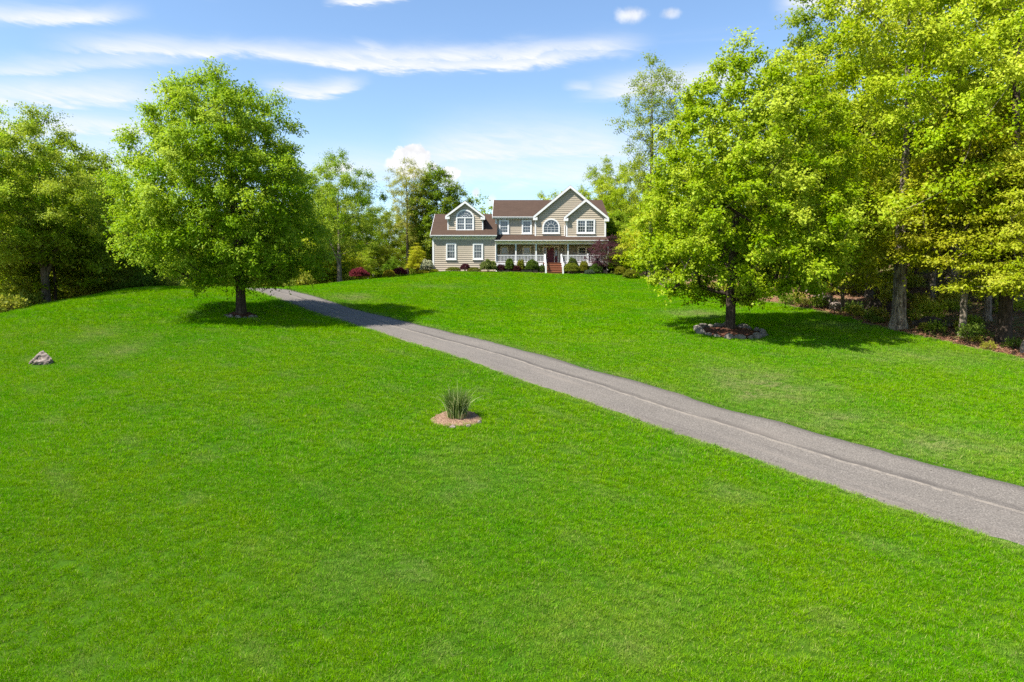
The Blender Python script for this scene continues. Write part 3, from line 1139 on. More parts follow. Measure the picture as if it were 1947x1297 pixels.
# --- porch
px0, px1 = hx(940.5, 65.7), hx(1156.5, 65.7)
zpe = hz(456.6, 65.68)
zpt = hz(448.5, 67.62)
mb = MB()
mb.prism_x([(65.68, zpe), (68.02, zpt + .12), (68.02, zpt - .05), (65.68, zpe - .12)], px0, px1)
pr = hb(mb, 'porch_roof', M['roof'])
gutter(px0, px1, 65.68, zpe - .01, .11, parent=pr)
beam_b = hz(464.6, 66.0)
hb(MB().box(px0 + .08, px1 - .08, 65.93, 66.10, beam_b, zpe - .125), 'porch_beam', M['cream'], pr)
hb(MB().box(px0 + .05, px1 - .05, 65.72, 68.0, zpe - .145, zpe - .127), 'porch_ceiling', M['cream'], pr)
fl = hb(MB().box(hx(943, 66), px1 - .1, 65.85, 68.0, zfl - .10, zfl), 'porch_floor', M['step'])
hb(MB().box(hx(943, 66), hx(1032, 66), 65.80, 65.85, zfl - .30, zfl - .02), 'porch_fascia', M['white'], fl)
hb(MB().box(hx(1068, 66), px1 - .1, 65.80, 65.85, zfl - .30, zfl - .02), 'porch_fascia', M['white'], fl)
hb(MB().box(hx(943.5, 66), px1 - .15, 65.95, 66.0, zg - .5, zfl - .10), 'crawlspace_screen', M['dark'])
# ground-floor wall behind the porch: bay corner trims
for pxx in (1016.7, 1075.3):
    x = hx(pxx, YM)
    trim(x - .09, x + .09, YM - .03, zfl, zpe - .15, .05, 'corner_trim', 'cream')
for p in ((950.6, 966.8, 468, 496), (993, 1010, 468, 496)):
    window(*p, YM - .03, 1, .14, 'cream', False)
window(1097.5, 1131, 468.2, 496, YM - .03, 2, .14, 'cream', False)
# door with sidelights
Yd = YM - .03
sx0, sx1, szt = hx(1031.5, Yd), hx(1063, Yd), hz(467.6, Yd)
fr = MB()
fr.box(sx0, sx0 + .14, Yd - .09, Yd, zfl, szt)
fr.box(sx1 - .14, sx1, Yd - .09, Yd, zfl, szt)
fr.box(sx0 + .14, sx1 - .14, Yd - .09, Yd, szt - .15, szt)
ds = hb(fr, 'door_surround', M['cream'])
d0x, d1x = hx(1039.6, Yd), hx(1053.6, Yd)
dr_ = MB()
dr_.box(d0x, d1x, Yd - .06, Yd, zfl + .02, szt - .15)
for k in range(3):
    for s in (0, 1):
        a = d0x + .08 + s * (d1x - d0x - .08) / 2
        b = a + (d1x - d0x - .24) / 2
        z0 = zfl + .12 + k * .62
        dr_.box(a, b, Yd - .072, Yd - .06, z0, z0 + .5)
door = hb(dr_, 'door', M['door'])
hb(MB().tube([(d1x - .09, Yd - .06, zfl + .95), (d1x - .09, Yd - .13, zfl + .95)], [.035, .045], 8), 'handle', M['metal'], door)
for a, b in ((sx0 + .14, d0x - .05), (d1x + .05, sx1 - .14)):
    sd = hb(MB().box(a, b, Yd - .06, Yd, zfl + .02, szt - .15), 'sidelight', M['door'], ds)
    hb(MB().box(a + .05, b - .05, Yd - .072, Yd - .061, zfl + .75, szt - .45), 'pane', M['curtain'], ds)
    hb(MB().box(a + .05, b - .05, Yd - .072, Yd - .061, szt - .43, szt - .22), 'pane', M['glass'], ds)
    hb(MB().box(b if a < d0x else a - .05, (b if a < d0x else a - .05) + .05, Yd - .085, Yd, zfl + .02, szt - .15), 'mullion', M['cream'], ds)
# lamps either side of the door
for pxl in (1025, 1068.7):
    c = at(pxl, 473.8, Yd - .12)
    mb = MB()
    mb.tube([(c[0], Yd - .12, c[2] - .16), (c[0], Yd - .12, c[2] - .08), (c[0], Yd - .12, c[2] + .06), (c[0], Yd - .12, c[2] + .12)], [.04, .075, .085, .03], 10)
    lo = hb(mb, 'porch_light', M['lampglass'])
    hb(MB().box(c[0] - .04, c[0] + .04, Yd - .05, Yd - .005, c[2] + .02, c[2] + .2).tube([(c[0], Yd - .04, c[2] + .16), (c[0], Yd - .12, c[2] + .2), (c[0], Yd - .12, c[2] + .11)], [.018] * 3, 6), 'bracket', M['metal'], lo)
# posts
PW = .125
posts = [943.6, 980.8, 1019.2, 1079.8, 1155.6]
for p in posts:
    x = hx(p, 66.0)
    zlow = zfl - .3 if p > 950 else zg - .1
    mb = MB().box(x - PW / 2, x + PW / 2, 65.94, 66.06, zlow, beam_b)
    mb.box(x - PW / 2 - .03, x + PW / 2 + .03, 65.91, 66.09, beam_b - .10, beam_b - .002)
    mb.box(x - PW / 2 - .03, x + PW / 2 + .03, 65.91, 66.09, zfl + .001, zfl + .14)
    hb(mb, 'porch_post', M['white'])
x = hx(1117.5, 66.0)
hb(MB().box(x - .07, x + .07, 65.93, 66.07, zfl - .3, hz(484, 66) + .08), 'railing_post', M['white'])
zrail = hz(485, 66.0)
bal_me = MB().box(-.019, .019, -.019, .019, 0, zrail - .05 - (zfl + .12)).mesh('baluster')
bal_me.materials.append(M['white'])


def railing(pa, pb):
    xa, xb = hx(pa, 66.0) + .07, hx(pb, 66.0) - .07
    mb = MB()
    mb.box(xa, xb, 65.955, 66.045, zrail - .06, zrail)
    ro = hb(mb, 'railing', M['white'])
    hb(MB().box(xa, xb, 65.965, 66.035, zfl + .06, zfl + .12), 'bottom_rail', M['white'], ro)
    n = max(2, int(round((xb - xa) / .135)))
    for i in range(n):
        b = bpy.data.objects.new('baluster', bal_me)
        b.parent = ro
        b.location = (xa + (xb - xa) * (i + .5) / n, 66.0, zfl + .12)
        col.objects.link(b)


stl, str_ = 1036.0, 1067.2
for a, b in ((943.6, 980.8), (980.8, 1019.2), (1019.2, stl), (str_, 1079.8), (1079.8, 1117.5), (1117.5, 1155.6)):
    railing(a, b)
# stairs
sxa, sxb = hx(1039.0, 65.2), hx(1069.3, 65.2)
zst = tzf(0.5 * (sxa + sxb), 64.5)
nst = 5
sr = (zfl - zst) / nst
for k_ in range(nst):
    y1 = 65.85 - .27 * k_
    z1 = zfl - sr * k_ - (.004 if k_ == 0 else 0)
    st_ = hb(MB().box(sxa, sxb, y1 - .27, y1, zst - .6, z1 - .035), 'step', M['step'])
    hb(MB().box(sxa - .02, sxb + .02, y1 - .30, y1 - .002, z1 - .034, z1), 'tread', M['step'], st_)
for pxx, ext in ((stl, hx(1038.0, 64.55)), (str_, hx(1070.6, 64.55))):
    x = hx(pxx, 66.0)
    hb(MB().box(x - .075, x + .075, 65.86, 66.02, zfl - .3, zrail + .1), 'newel_post', M['white'])
    hb(MB().box(ext - .075, ext + .075, 64.45, 64.60, zst - .3, zst + 1.0), 'newel_post', M['white'])
    mb = MB()
    mb.bar((x, 65.9, zrail - .03), (ext, 64.55, zst + .93), .08, .07)
    mb.bar((x, 65.9, zfl + .02), (ext, 64.55, zst + .15), .06, .22)
    for q in range(1, 9):
        f = q / 9
        xx = x + (ext - x) * f
        yy = 65.9 + (64.55 - 65.9) * f
        mb.box(xx - .018, xx + .018, yy - .018, yy + .018, zfl + (zst + .15 - zfl) * f, zrail - .03 + (zst + .93 - zrail) * f)
    hb(mb, 'stair_rail', M['white'])
# downspout at the porch's left corner, with its splash elbow
x = hx(942.6, 65.9)
hb(MB().tube([(x, 65.72, zpe - .12), (x, 65.9, zpe - .4), (x, 65.9, tzf(x, 65.6) + .35), (x + .45, 65.2, tzf(x, 65.2) + .08)], [.045] * 4, 8), 'downspout', M['white'])
# flowered swag on the door
wr_ = empty('door_wreath', (0.5 * (d0x + d1x), Yd - .1, zfl + 1.62))
tag(wr_, 'pale yellow flower swag hanging on the burgundy front door', 'wreath')
rng_w = random.Random(3)
mb = MB()
for i in range(70):
    t_ = rng_w.uniform(-1, 1)
    c = Vector((t_ * .22 + rng_w.gauss(0, .04), rng_w.uniform(-.03, .02), t_ * .22 + rng_w.gauss(0, .06)))
    a = Vector((rng_w.gauss(0, 1), rng_w.gauss(0, .5), rng_w.gauss(0, 1))).normalized() * .05
    b = a.cross(Vector((0, 1, 0.2))).normalized() * .03
    mb.poly([c - a, c + b, c + a, c - b])
mb.build('petals', M['flower'], wr_)
mb = MB()
mb.tube([(-.24, 0.03, -.26), (0, 0.02, 0), (.24, .03, .24)], [.015, .02, .012], 6)
mb.build('stem', M['bark_dark'], wr_)
# ------------------------------------------------------------------ vegetation generators
def leaf_cards(name, pos, axis_, nrm, length, width, tint, fold=0.18):
    """N pointed, folded leaves"""
    axis_ = axis_ / (np.linalg.norm(axis_, axis=1, keepdims=True) + 1e-9)
    side = np.cross(axis_, nrm)
    side /= (np.linalg.norm(side, axis=1, keepdims=True) + 1e-9)
    up = np.cross(side, axis_)
    L, Wd = length[:, None], width[:, None]
    b = pos
    mid = pos + axis_ * L * 0.45
    l = mid - side * Wd * 0.5 + up * Wd * fold
    r = mid + side * Wd * 0.5 + up * Wd * fold
    t = pos + axis_ * L - up * L * 0.12
    v = np.stack([b, r, t, l], 1).reshape(-1, 3)
    q = np.arange(len(v), dtype=np.int32).reshape(-1, 4)
    me = np_mesh(name, v, q)
    face_attr(me, 'tint', tint)
    return me


def unit(v):
    return v / (np.linalg.norm(v, axis=-1, keepdims=True) + 1e-9)


def tree_meshes(name, seed, env, trunk_r, trunk_top, first, n_clump, sep, clump_r, m, n, leaf_l, leaf_w, flat=0.6, upb=0.25,
                droop=0.25, lobes=.12, lean=(0, 0), flare=1.5, fork=None, shell=.42, bow=.10, tips=.012, outw=.8, nz=.6):
    """trunk-with-limbs mesh and crown mesh. env rows: height, crown centre x, crown radius"""
    rng = np.random.default_rng(seed)
    env = np.array(env, float)
    zs, cxs, rs = env[:, 0], env[:, 1], env[:, 2]
    # --- clump centres fill the crown
    ph = rng.uniform(0, 6.28, 4)
    C = []
    tries = 0
    zz = np.linspace(zs[0], zs[-1], 200)
    wz = np.interp(zz, zs, rs) ** 1.5 + .05
    wz /= wz.sum()
    while len(C) < n_clump and tries < n_clump * 40:
        tries += 1
        z = rng.choice(zz, p=wz) + rng.normal(0, .1)
        a = rng.uniform(0, 2 * math.pi)
        r = np.interp(z, zs, rs) * (1 + lobes * math.sin(3 * a + ph[0] + z * .5) + lobes * .8 * math.sin(5 * a + ph[1] - z * .9))
        q = r * rng.uniform(0, 1) ** shell
        p = np.array([np.interp(z, zs, cxs) + q * math.cos(a), q * math.sin(a), z])
        if C and np.min(((np.array(C) - p) ** 2).sum(1)) < sep * sep:
            continue
        C.append(p)
    C = np.array(C)
    # --- skeleton
    nodes, parent_, = [], []
    nt = max(6, int(trunk_top / .45))
    for i in range(nt + 1):
        f = i / nt
        z = f * trunk_top
        cx = np.interp(z, zs, cxs) * max(0, (z - first) / max(.1, trunk_top - first)) if z > first else 0.0
        nodes.append(np.array([cx * .75 + lean[0] * f + .06 * math.sin(z * 1.1 + ph[2]) * f, lean[1] * f + .06 * math.cos(z * .9 + ph[3]) * f, z]))
        parent_.append(i - 1)
    chains = [list(range(nt + 1))]
    if fork:                                            # a second stem
        fz, fdx, fdy, fl = fork
        st_i = int(fz / trunk_top * nt)
        ch = [st_i]
        for i in range(1, 9):
            f = i / 8
            nodes.append(nodes[st_i] + np.array([fdx * f, fdy * f, fl * f ** .85]))
            parent_.append(ch[-1])
            ch.append(len(nodes) - 1)
        chains.append(ch)
    ok = [nd[2] >= first for nd in nodes]
    order = np.argsort(np.hypot(C[:, 0] - np.interp(C[:, 2], zs, cxs), C[:, 1]) + .15 * C[:, 2])
    ends = {}
    for ci in order:
        p = C[ci]
        A = np.array(nodes)
        dv = p - A
        hor = np.hypot(dv[:, 0], dv[:, 1])
        dist = np.linalg.norm(dv, axis=1)
        cost = dist + 1.6 * np.maximum(0, .45 * hor - dv[:, 2]) + np.where(np.array(ok), 0, 50)
        qi = int(np.argmin(cost))
        q = nodes[qi]
        ln = float(np.linalg.norm(p - q))
        k = max(2, min(6, int(ln / .5)))
        mid = (p + q) / 2 + np.array([rng.normal(0, .06), rng.normal(0, .06), -bow]) * ln
        ch = [qi]
        for s in range(1, k + 1):
            f = s / k
            nodes.append((1 - f) ** 2 * q + 2 * f * (1 - f) * mid + f * f * p)
            parent_.append(ch[-1])
            ok.append(True)
            ch.append(len(nodes) - 1)
        chains.append(ch)
    cnt = np.zeros(len(nodes))
    haskid = np.zeros(len(nodes), bool)
    for i, pa in enumerate(parent_):
        if pa >= 0: haskid[pa] = True
    for i in range(len(nodes) - 1, -1, -1):
        if not haskid[i]: cnt[i] += 1
        if parent_[i] >= 0: cnt[parent_[i]] += cnt[i]
    rad = tips * cnt ** .52
    rad *= 1.0
    base = rad[int(nt * .3)]
    rad = np.where(rad > tips * 2, tips * 2 + (rad - tips * 2) * (trunk_r - tips * 2) / max(1e-6, base - tips * 2), rad)
    mb = MB()
    for j, ch in enumerate(chains):
        pts = [nodes[i] for i in ch]
        rr = [rad[i] for i in ch]
        if j == 0:
            rr = [max(a, trunk_r * (1 - .75 * nd[2] / trunk_top) * .55) for a, nd in zip(rr, pts)]
            for i in range(len(rr)):
                z = pts[i][2]
                rr[i] = min(rr[i], trunk_r * 1.05) * (1 + (flare - 1) * math.exp(-z / .38))
            pts = [pts[0] + np.array([0, 0, -.5]), pts[0] + np.array([0, 0, .12])] + pts[1:]
            rr = [rr[0] * 1.15, rr[0] * .93] + rr[1:]
        else:
            rr[0] = min(rr[0], rr[1] * 1.25)
        big = max(rr)
        mb.tube(pts, rr, 12 if j == 0 else (7 if big > .05 else (5 if big > .022 else 3)), cap=False)
    tme = mb.mesh(name + '_trunk', True)
    # --- leaves: sprays radiating in every clump
    K = len(C)
    cxz = np.interp(C[:, 2], zs, cxs)
    outv = unit(np.c_[C[:, 0] - cxz, C[:, 1], np.zeros(K)] + 1e-4)
    cr = clump_r * rng.uniform(.75, 1.25, K)
    d = rng.normal(0, 1, (K, m, 3))
    d[..., 2] = np.where(d[..., 2] < 0, d[..., 2] * .45, d[..., 2]) * flat
    d = unit(d) + outv[:, None] * outw * rng.uniform(.2, 1, (K, m, 1))
    d[..., 2] += upb
    d = unit(d)
    ln = cr[:, None] * rng.uniform(.55, 1.2, (K, m))
    o = C[:, None] + rng.normal(0, .22, (K, m, 3)) * cr[:, None, None] * np.array([1, 1, flat])
    t = (np.arange(n) + rng.uniform(.2, 1.0, (K, m, n))) / n
    pos = o[:, :, None] + d[:, :, None] * (ln[..., None] * t)[..., None]
    pos[..., 2] -= droop * ln[..., None] * t ** 2
    pos = pos + rng.normal(0, .05, pos.shape) * (clump_r / .6)
    ax = d[:, :, None] * .7 + rng.normal(0, .75, pos.shape)
    ax[..., 2] -= .25 + droop * .5
    nr = rng.normal(0, nz * .8, pos.shape) + np.array([0, 0, .75]) + unit(pos - (C[:, None, None] - np.array([0, 0, .35 * clump_r]))) * 1.0 + outv[:, None, None] * .25
    N = K * m * n
    clt = np.repeat(rng.normal(0, .20, K), m * n)
    tint = np.clip(.5 + clt + rng.normal(0, .2, N), 0, 1)
    sz = rng.uniform(.65, 1.25, N)
    cme = leaf_cards(name + '_crown', pos.reshape(N, 3), ax.reshape(N, 3), nr.reshape(N, 3), leaf_l * sz, leaf_w * sz * rng.uniform(.8, 1.15, N), tint)
    return tme, cme


def shrub_mesh(name, seed, rx, ry, h, nleaf, ll, lw, rough=.12, z0=.0, spiky=0.0):
    """clipped or loose shrub: leaves on and just inside a lumpy dome"""
    rng = np.random.default_rng(seed)
    d = unit(rng.normal(0, 1, (nleaf, 3)))
    d[:, 2] = np.abs(d[:, 2]) * 1.05 - .18
    ph = rng.uniform(0, 6, 3)
    lump = 1 + rough * (np.sin(4 * np.arctan2(d[:, 1], d[:, 0]) + ph[0]) * .5 + np.sin(7 * d[:, 0] + ph[1]) * .5 + np.sin(8 * d[:, 2] + 5 * d[:, 1] + ph[2]) * .6)
    r = lump * rng.uniform(.45, 1, nleaf) ** .35
    p = d * r[:, None] * np.array([rx, ry, h * .62]) + np.array([0, 0, z0 + h * .38])
    p += rng.normal(0, spiky, p.shape)
    keep = p[:, 2] > -.05
    p, d = p[keep], d[keep]
    N = len(p)
    ax = d + rng.normal(0, .7, (N, 3)) + np.array([0, 0, .3])
    nr = d + rng.normal(0, .6, (N, 3))
    s = rng.uniform(.65, 1.3, N)
    return leaf_cards(name, p, ax, nr, ll * s, lw * s, np.clip(rng.normal(.5, .24, N), 0, 1))


def stems_mesh(name, seed, n, h, spread, r=.012):
    rg = random.Random(seed)
    mb = MB()
    for i in range(n):
        a = rg.uniform(0, 6.28)
        q = rg.uniform(.3, 1) * spread
        mb.tube([(.03 * math.cos(a), .03 * math.sin(a), -.15), (q * .4 * math.cos(a), q * .4 * math.sin(a), h * .45), (q * math.cos(a), q * math.sin(a), h * rg.uniform(.7, .95))], [r * 1.3, r, r * .5], 5)
    return mb.mesh(name, True)


def leaf_part(name, me, colr, parent):
    o = add_mesh(name, me, M['leaf'], parent)
    o.color = tuple(colr) + (1.0,)
    return o


def place_tree(meshes, name, label, loc, colr, bark='bark', rz=0.0, s=1.0, sz=None, group=None, cat='tree', crown='crown'):
    e = empty(name, loc, rz)
    e.scale = (s, s, sz or s)
    tag(e, label, cat, group)
    t = bpy.data.objects.new('trunk', meshes[0])
    if len(meshes[0].materials) == 0:
        meshes[0].materials.append(M[bark])
    t.parent = e
    col.objects.link(t)
    t.material_slots[0].link = 'OBJECT'
    t.material_slots[0].material = M[bark]
    c = bpy.data.objects.new(crown, meshes[1])
    if len(meshes[1].materials) == 0:
        meshes[1].materials.append(M['leaf'])
    c.parent = e
    c.color = tuple(colr) + (1.0,)
    col.objects.link(c)
    return e


G_HERO = (0.205, 0.340, 0.004)
G_MAPLE = (0.265, 0.385, 0.004)
# --- the two lawn trees
env = []
for z, l, r in ((1.5, 1.9, 1.9), (2.1, 3.3, 3.2), (3.3, 4.3, 3.7), (4.9, 4.75, 3.5), (6.6, 4.6, 3.2), (8.0, 4.3, 2.8), (9.2, 3.85, 2.2), (10.1, 3.2, 1.4), (10.8, 2.5, .5), (11.2, 1.9, -.7)):
    env.append((z, (r - l) / 2, (r + l) / 2))
pl = ground_hit(459, 601)
left_tree = tree_meshes('round_shade_tree', 11, env, .205, 10.2, 1.7, 360, .75, .70, 34, 14, .135, .064, flat=.8, upb=.25, droop=.30, lobes=.11, flare=1.35, bow=.06, shell=.36)
place_tree(left_tree, 'shade_tree', 'broad dome-shaped green shade tree beside the driveway, on the lawn', (pl[0], pl[1], pl[2]), G_HERO, 'bark_dark')
env = []
for z, l, r in ((1.45, 1.8, 2.2), (1.85, 3.0, 3.7), (2.6, 3.7, 4.7), (4.0, 4.1, 5.1), (5.75, 3.8, 4.8), (7.7, 3.3, 4.4), (9.3, 2.6, 3.7), (10.6, 1.7, 2.7), (11.5, .7, 1.6), (12.0, .1, .9)):
    env.append((z, (r - l) / 2, (r + l) / 2))
pr_ = ground_hit(1388, 634)
right_tree = tree_meshes('maple', 23, env, .19, 11.0, 1.45, 430, .61, .58, 25, 13, .115, .098, flat=.8, upb=.30, droop=.15, lobes=.08, flare=1.25, bow=.05, shell=.38)
place_tree(right_tree, 'maple_tree', 'bright yellow-green maple standing in a ring of stones on the lawn', (pr_[0], pr_[1], pr_[2]), G_MAPLE, 'bark_dark')

# --- woodland prototypes
def env_of(h, base, r, shape='round'):
    out = []
    for f in np.linspace(0, 1, 9):
        if shape == 'round': q = math.sin(math.pi * (0.12 + .88 * f) ** .85) ** .6
        elif shape == 'vase': q = (.35 + .65 * f) * (1 - max(0, f - .72) / .30 * .75)
        else: q = (1 - f) ** .75 * .95 + .08
        out.append((base + (h - base) * f, 0.0, max(.15, r * q)))
    return out


PROTO = {
    'oak_a': tree_meshes('broad_oak', 31, env_of(17, 4.5, 5.2), .25, 12, 4.0, 92, 1.25, 1.0, 32, 16, .15, .10, flat=.75, upb=.25, droop=.2, lobes=.16, flare=1.7, shell=.5, fork=(5.0, 1.8, .8, 6)),
    'oak_b': tree_meshes('spreading_oak', 32, env_of(15, 3.4, 5.6), .27, 10, 3.0, 115, 1.15, 1.05, 32, 16, .15, .10, flat=.75, upb=.2, droop=.2, lobes=.18, flare=1.6, shell=.5, fork=(2.2, -2.0, .5, 5)),
    'tall_a': tree_meshes('tall_maple', 33, env_of(20, 6.0, 4.4), .27, 16, 5.5, 90, 1.25, .95, 32, 16, .145, .11, flat=.75, upb=.35, lobes=.15, flare=1.5, shell=.5),
    'round': tree_meshes('dense_round_tree', 34, env_of(12, 2.0, 3.7), .2, 9, 1.8, 190, .78, .82, 26, 14, .15, .105, flat=.8, upb=.3, lobes=.1, shell=.42),
    'sparse': tree_meshes('sparse_tree', 35, env_of(18, 5.0, 3.6, 'vase'), .2, 15, 4.5, 130, .8, .85, 18, 9, .14, .09, flat=.8, upb=.4, lobes=.2, shell=.6, fork=(5.5, 1.2, .4, 8)),
    'layer': tree_meshes('layered_sapling', 36, env_of(9.5, 2.9, 3.2, 'cone'), .11, 9, 1.9, 150, .55, .85, 16, 13, .14, .085, flat=.22, upb=.05, droop=.12, lobes=.14, flare=1.5, shell=.5, outw=1.2, nz=.4),
    'thin': tree_meshes('understory_tree', 37, env_of(7, 1.0, 2.3), .06, 6, .9, 80, .6, .8, 13, 12, .16, .10, flat=.4, upb=.15, droop=.15, lobes=.2, flare=1.4, shell=.55),
}
# greens
GR = {'mid': (0.190, 0.300, 0.006), 'deep': (0.140, 0.260, 0.006), 'yel': (0.345, 0.410, 0.006), 'lime': (0.280, 0.395, 0.006), 'gold': (0.270, 0.335, 0.005),
      'olive': (0.225, 0.315, 0.008), 'fresh': (0.215, 0.365, 0.008), 'pale': (0.270, 0.320, 0.040)}


def tree_at(kind, px, Y, label, colr, bark='bark', h=None, rz=0.0, group=None, name=None, wide=1.0, x=None):
    X = hx(px, Y) if x is None else x
    z = tzf(X, Y) - .05
    H0 = {'oak_a': 17, 'oak_b': 15, 'tall_a': 20, 'round': 12, 'sparse': 18, 'layer': 9.5, 'thin': 7}[kind]
    s = (h or H0) / H0
    nm = name or {'oak_a': 'oak_tree', 'oak_b': 'oak_tree', 'tall_a': 'maple_tree', 'round': 'rounded_tree', 'sparse': 'sparse_tree', 'layer': 'sapling', 'thin': 'understory_tree'}[kind]
    c = tuple(v * f for v, f in zip(GR[colr], np.random.default_rng(int(abs(X) * 97 + Y * 31)).uniform(.9, 1.1, 3)))
    return place_tree(PROTO[kind], nm, label, (X, Y, z), c, bark, rz, s * wide, s, group)


# right-hand woods: the edge trees
tree_at('oak_a', 1713, 30.2, 'big oak with flared pale grey trunk at the woods edge, right of the maple', 'lime', 'bark_pale', 18, 0.4)
tree_at('layer', 1836, 28.3, 'orange-tinted young tree in flat layers at the right woods edge', 'gold', 'bark_pale', 10.2, 1.0)
tree_at('thin', 1605, 36.5, 'slim straight-trunked tree just right of the stone-ringed maple', 'lime', 'bark', 9.0, 2.0)
tree_at('tall_a', 1916, 27.2, 'tall dark-trunked tree close to the right edge of the picture', 'yel', 'bark_dark', 17.5, 0.9)
tree_at('layer', 1990, 25.0, 'golden leafy young tree cut by the right edge of the picture', 'gold', 'bark', 8.0, 2.4)
tree_at('tall_a', 1560, 42, 'tall darker green maple rising behind the stone-ringed maple', 'mid', 'bark_pale', 19.5, 3.0)
tree_at('sparse', 1236, 60, 'tall sparse tree with open airy crown behind the left side of the maple', 'olive', 'bark', 19.0, 1.2, wide=.85)
tree_at('oak_b', 1810, 37, 'yellow-green oak with bare grey limbs high above the orange-tinted young tree', 'yel', 'bark_pale', 19.5, 4.2)
tree_at('round', 1655, 41, 'bright fresh-green rounded tree between maple and flared oak', 'fresh', 'bark', 11.5, .3)
for (p, Y, h, c, lb) in [(1538, 45, 10.5, 'lime', 'thin pale trunk showing right of the maple, by the pale rocks'), (1640, 47, 11, 'lime', 'thin pale trunk standing behind the black stump'),
                        (1775, 37, 11, 'yel', 'slim trunk between the flared oak and the orange-tinted tree'), (1882, 31.5, 11.5, 'lime', 'slim trunk between the orange-tinted tree and the dark-trunked tree')]:
    tree_at('tall_a', p, Y, lb, c, 'bark_pale', h, p * .01, name='slim_tree')
rg = random.Random(77)
for (p, Y, k_, h, c, lb) in [
        (1500, 54, 'oak_a', 14, 'mid', 'mid-green oak straight behind the right half of the maple crown'),
        (1590, 58, 'oak_b', 13, 'lime', 'lime-green oak seen under the tall dark maple in the right woods'),
        (1740, 48, 'tall_a', 14.5, 'lime', 'lime-green tall tree behind the flared pale trunk'),
        (1870, 46, 'tall_a', 14.5, 'mid', 'mid-green tall tree behind the orange-tinted young tree'),
        (2010, 34, 'tall_a', 16, 'lime', 'lime-green tall tree mostly outside the right edge'),
        (1440, 62, 'oak_b', 13, 'mid', 'mid-green oak behind the middle of the maple crown'),
        (1350, 68, 'tall_a', 14, 'olive', 'olive tree behind the left half of the maple crown'),
        (2075, 42, 'oak_b', 15, 'mid', 'oak beyond the right edge of the picture'),
        (1970, 56, 'oak_a', 13, 'mid', 'oak far back in the right woods, rightmost one')]:
    tree_at(k_, p, Y, lb, c, rg.choice(['bark', 'bark_pale', 'bark_dark']), h, rg.uniform(0, 6.28), 'trees deep in the right woods', wide=rg.uniform(.95, 1.2))
for (p, Y, k_, h, c) in [(1620, 72, 'oak_b', 12, 'deep'), (1500, 78, 'oak_a', 13, 'mid'), (1720, 70, 'oak_b', 12, 'deep'), (1830, 66, 'oak_a', 12, 'deep'), (1930, 74, 'oak_b', 13, 'deep'), (1300, 82, 'oak_b', 13, 'mid'), (1580, 90, 'oak_a', 13, 'mid'), (1700, 90, 'oak_b', 13, 'mid'), (1820, 92, 'oak_a', 13, 'mid')]:
    tree_at(k_, p, Y, 'dark tree glimpsed far back through the right-hand trunks', c, 'bark_dark', h, rg.uniform(0, 6.28), 'far trees of the right woods', wide=1.2)
for (x, Y, h, c) in [(19, 62, 5.5, 'mid'), (23, 58, 5, 'lime'), (28, 64, 6, 'mid'), (33, 58, 5.5, 'lime'), (38, 62, 6, 'mid'), (43, 56, 6, 'mid'), (36, 50, 5, 'lime'), (26, 70, 6.5, 'mid'), (34, 72, 7, 'deep'), (46, 68, 7, 'mid')]:
    tree_at('round', 0, Y, 'low bushy tree on the rise behind the right-hand trunks', c, 'bark', h, rg.uniform(0, 6.28), 'bushy trees behind the right woods', wide=1.5, x=float(x))
for i in range(9):
    Y = rg.uniform(40, 62)
    X = np.interp(Y, RB[:, 0], RB[:, 1]) + rg.uniform(6.0, 19)
    tree_at(rg.choice(['thin', 'thin', 'layer']), 0, Y, 'small leafy understory tree among the right-hand trunks', rg.choice(['lime', 'mid', 'yel', 'mid', 'fresh']), 'bark', rg.uniform(4.5, 7.5), rg.uniform(0, 6.28), 'understory of the right woods', x=float(X))

# left-hand woods
tree_at('oak_b', 84, 38.5, 'forked dark oak at the left woods edge, its trunk leaning over the lawn crest', 'mid', 'bark', 11.3, 3.3)
tree_at('thin', 102, 39.5, 'thin dark trunk close behind the forked oak on the left', 'mid', 'bark_dark', 8, 1.0)
tree_at('thin', 168, 43, 'slanting slim tree in the left woods between forked oak and shade tree', 'mid', 'bark_dark', 7, 2.0)
tree_at('thin', 190, 43.5, 'upright slim tree in the left woods next to the slanting one', 'deep', 'bark_dark', 7, 4.0)
for (p, Y, k_, h, c, lb) in [
        (-25, 37, 'oak_a', 12.2, 'lime', 'lime-green oak at the very left edge of the picture'),
        (20, 46, 'oak_a', 14.3, 'lime', 'lime-green oak behind the forked oak, highest on the left'),
        (120, 50, 'oak_b', 13.3, 'lime', 'lime-green oak just right of the forked oak'),
        (180, 56, 'oak_a', 13.0, 'olive', 'olive oak left of the shade tree with sky showing through'),
        (235, 62, 'oak_b', 13.5, 'gold', 'airy golden-green oak half hidden by the shade tree'),
        (165, 48, 'round', 8.5, 'deep', 'dark low tree in the shade left of the dome-shaped tree'),
        (235, 52, 'round', 8.6, 'deep', 'dark rounded tree just left of the shade tree crown'),
        (290, 57, 'round', 9.0, 'deep', 'dark rounded tree behind the shade tree\'s left boughs'),
        (60, 58, 'oak_b', 14, 'mid', 'mid-green oak far back behind the left forked oak'),
        (-70, 46, 'oak_b', 14, 'mid', 'oak beyond the left edge of the picture')]:
    tree_at(k_, p, Y, lb, c, rg.choice(['bark', 'bark_dark']), h, rg.uniform(0, 6.28), 'trees of the left woods', wide=rg.uniform(1.0, 1.15))
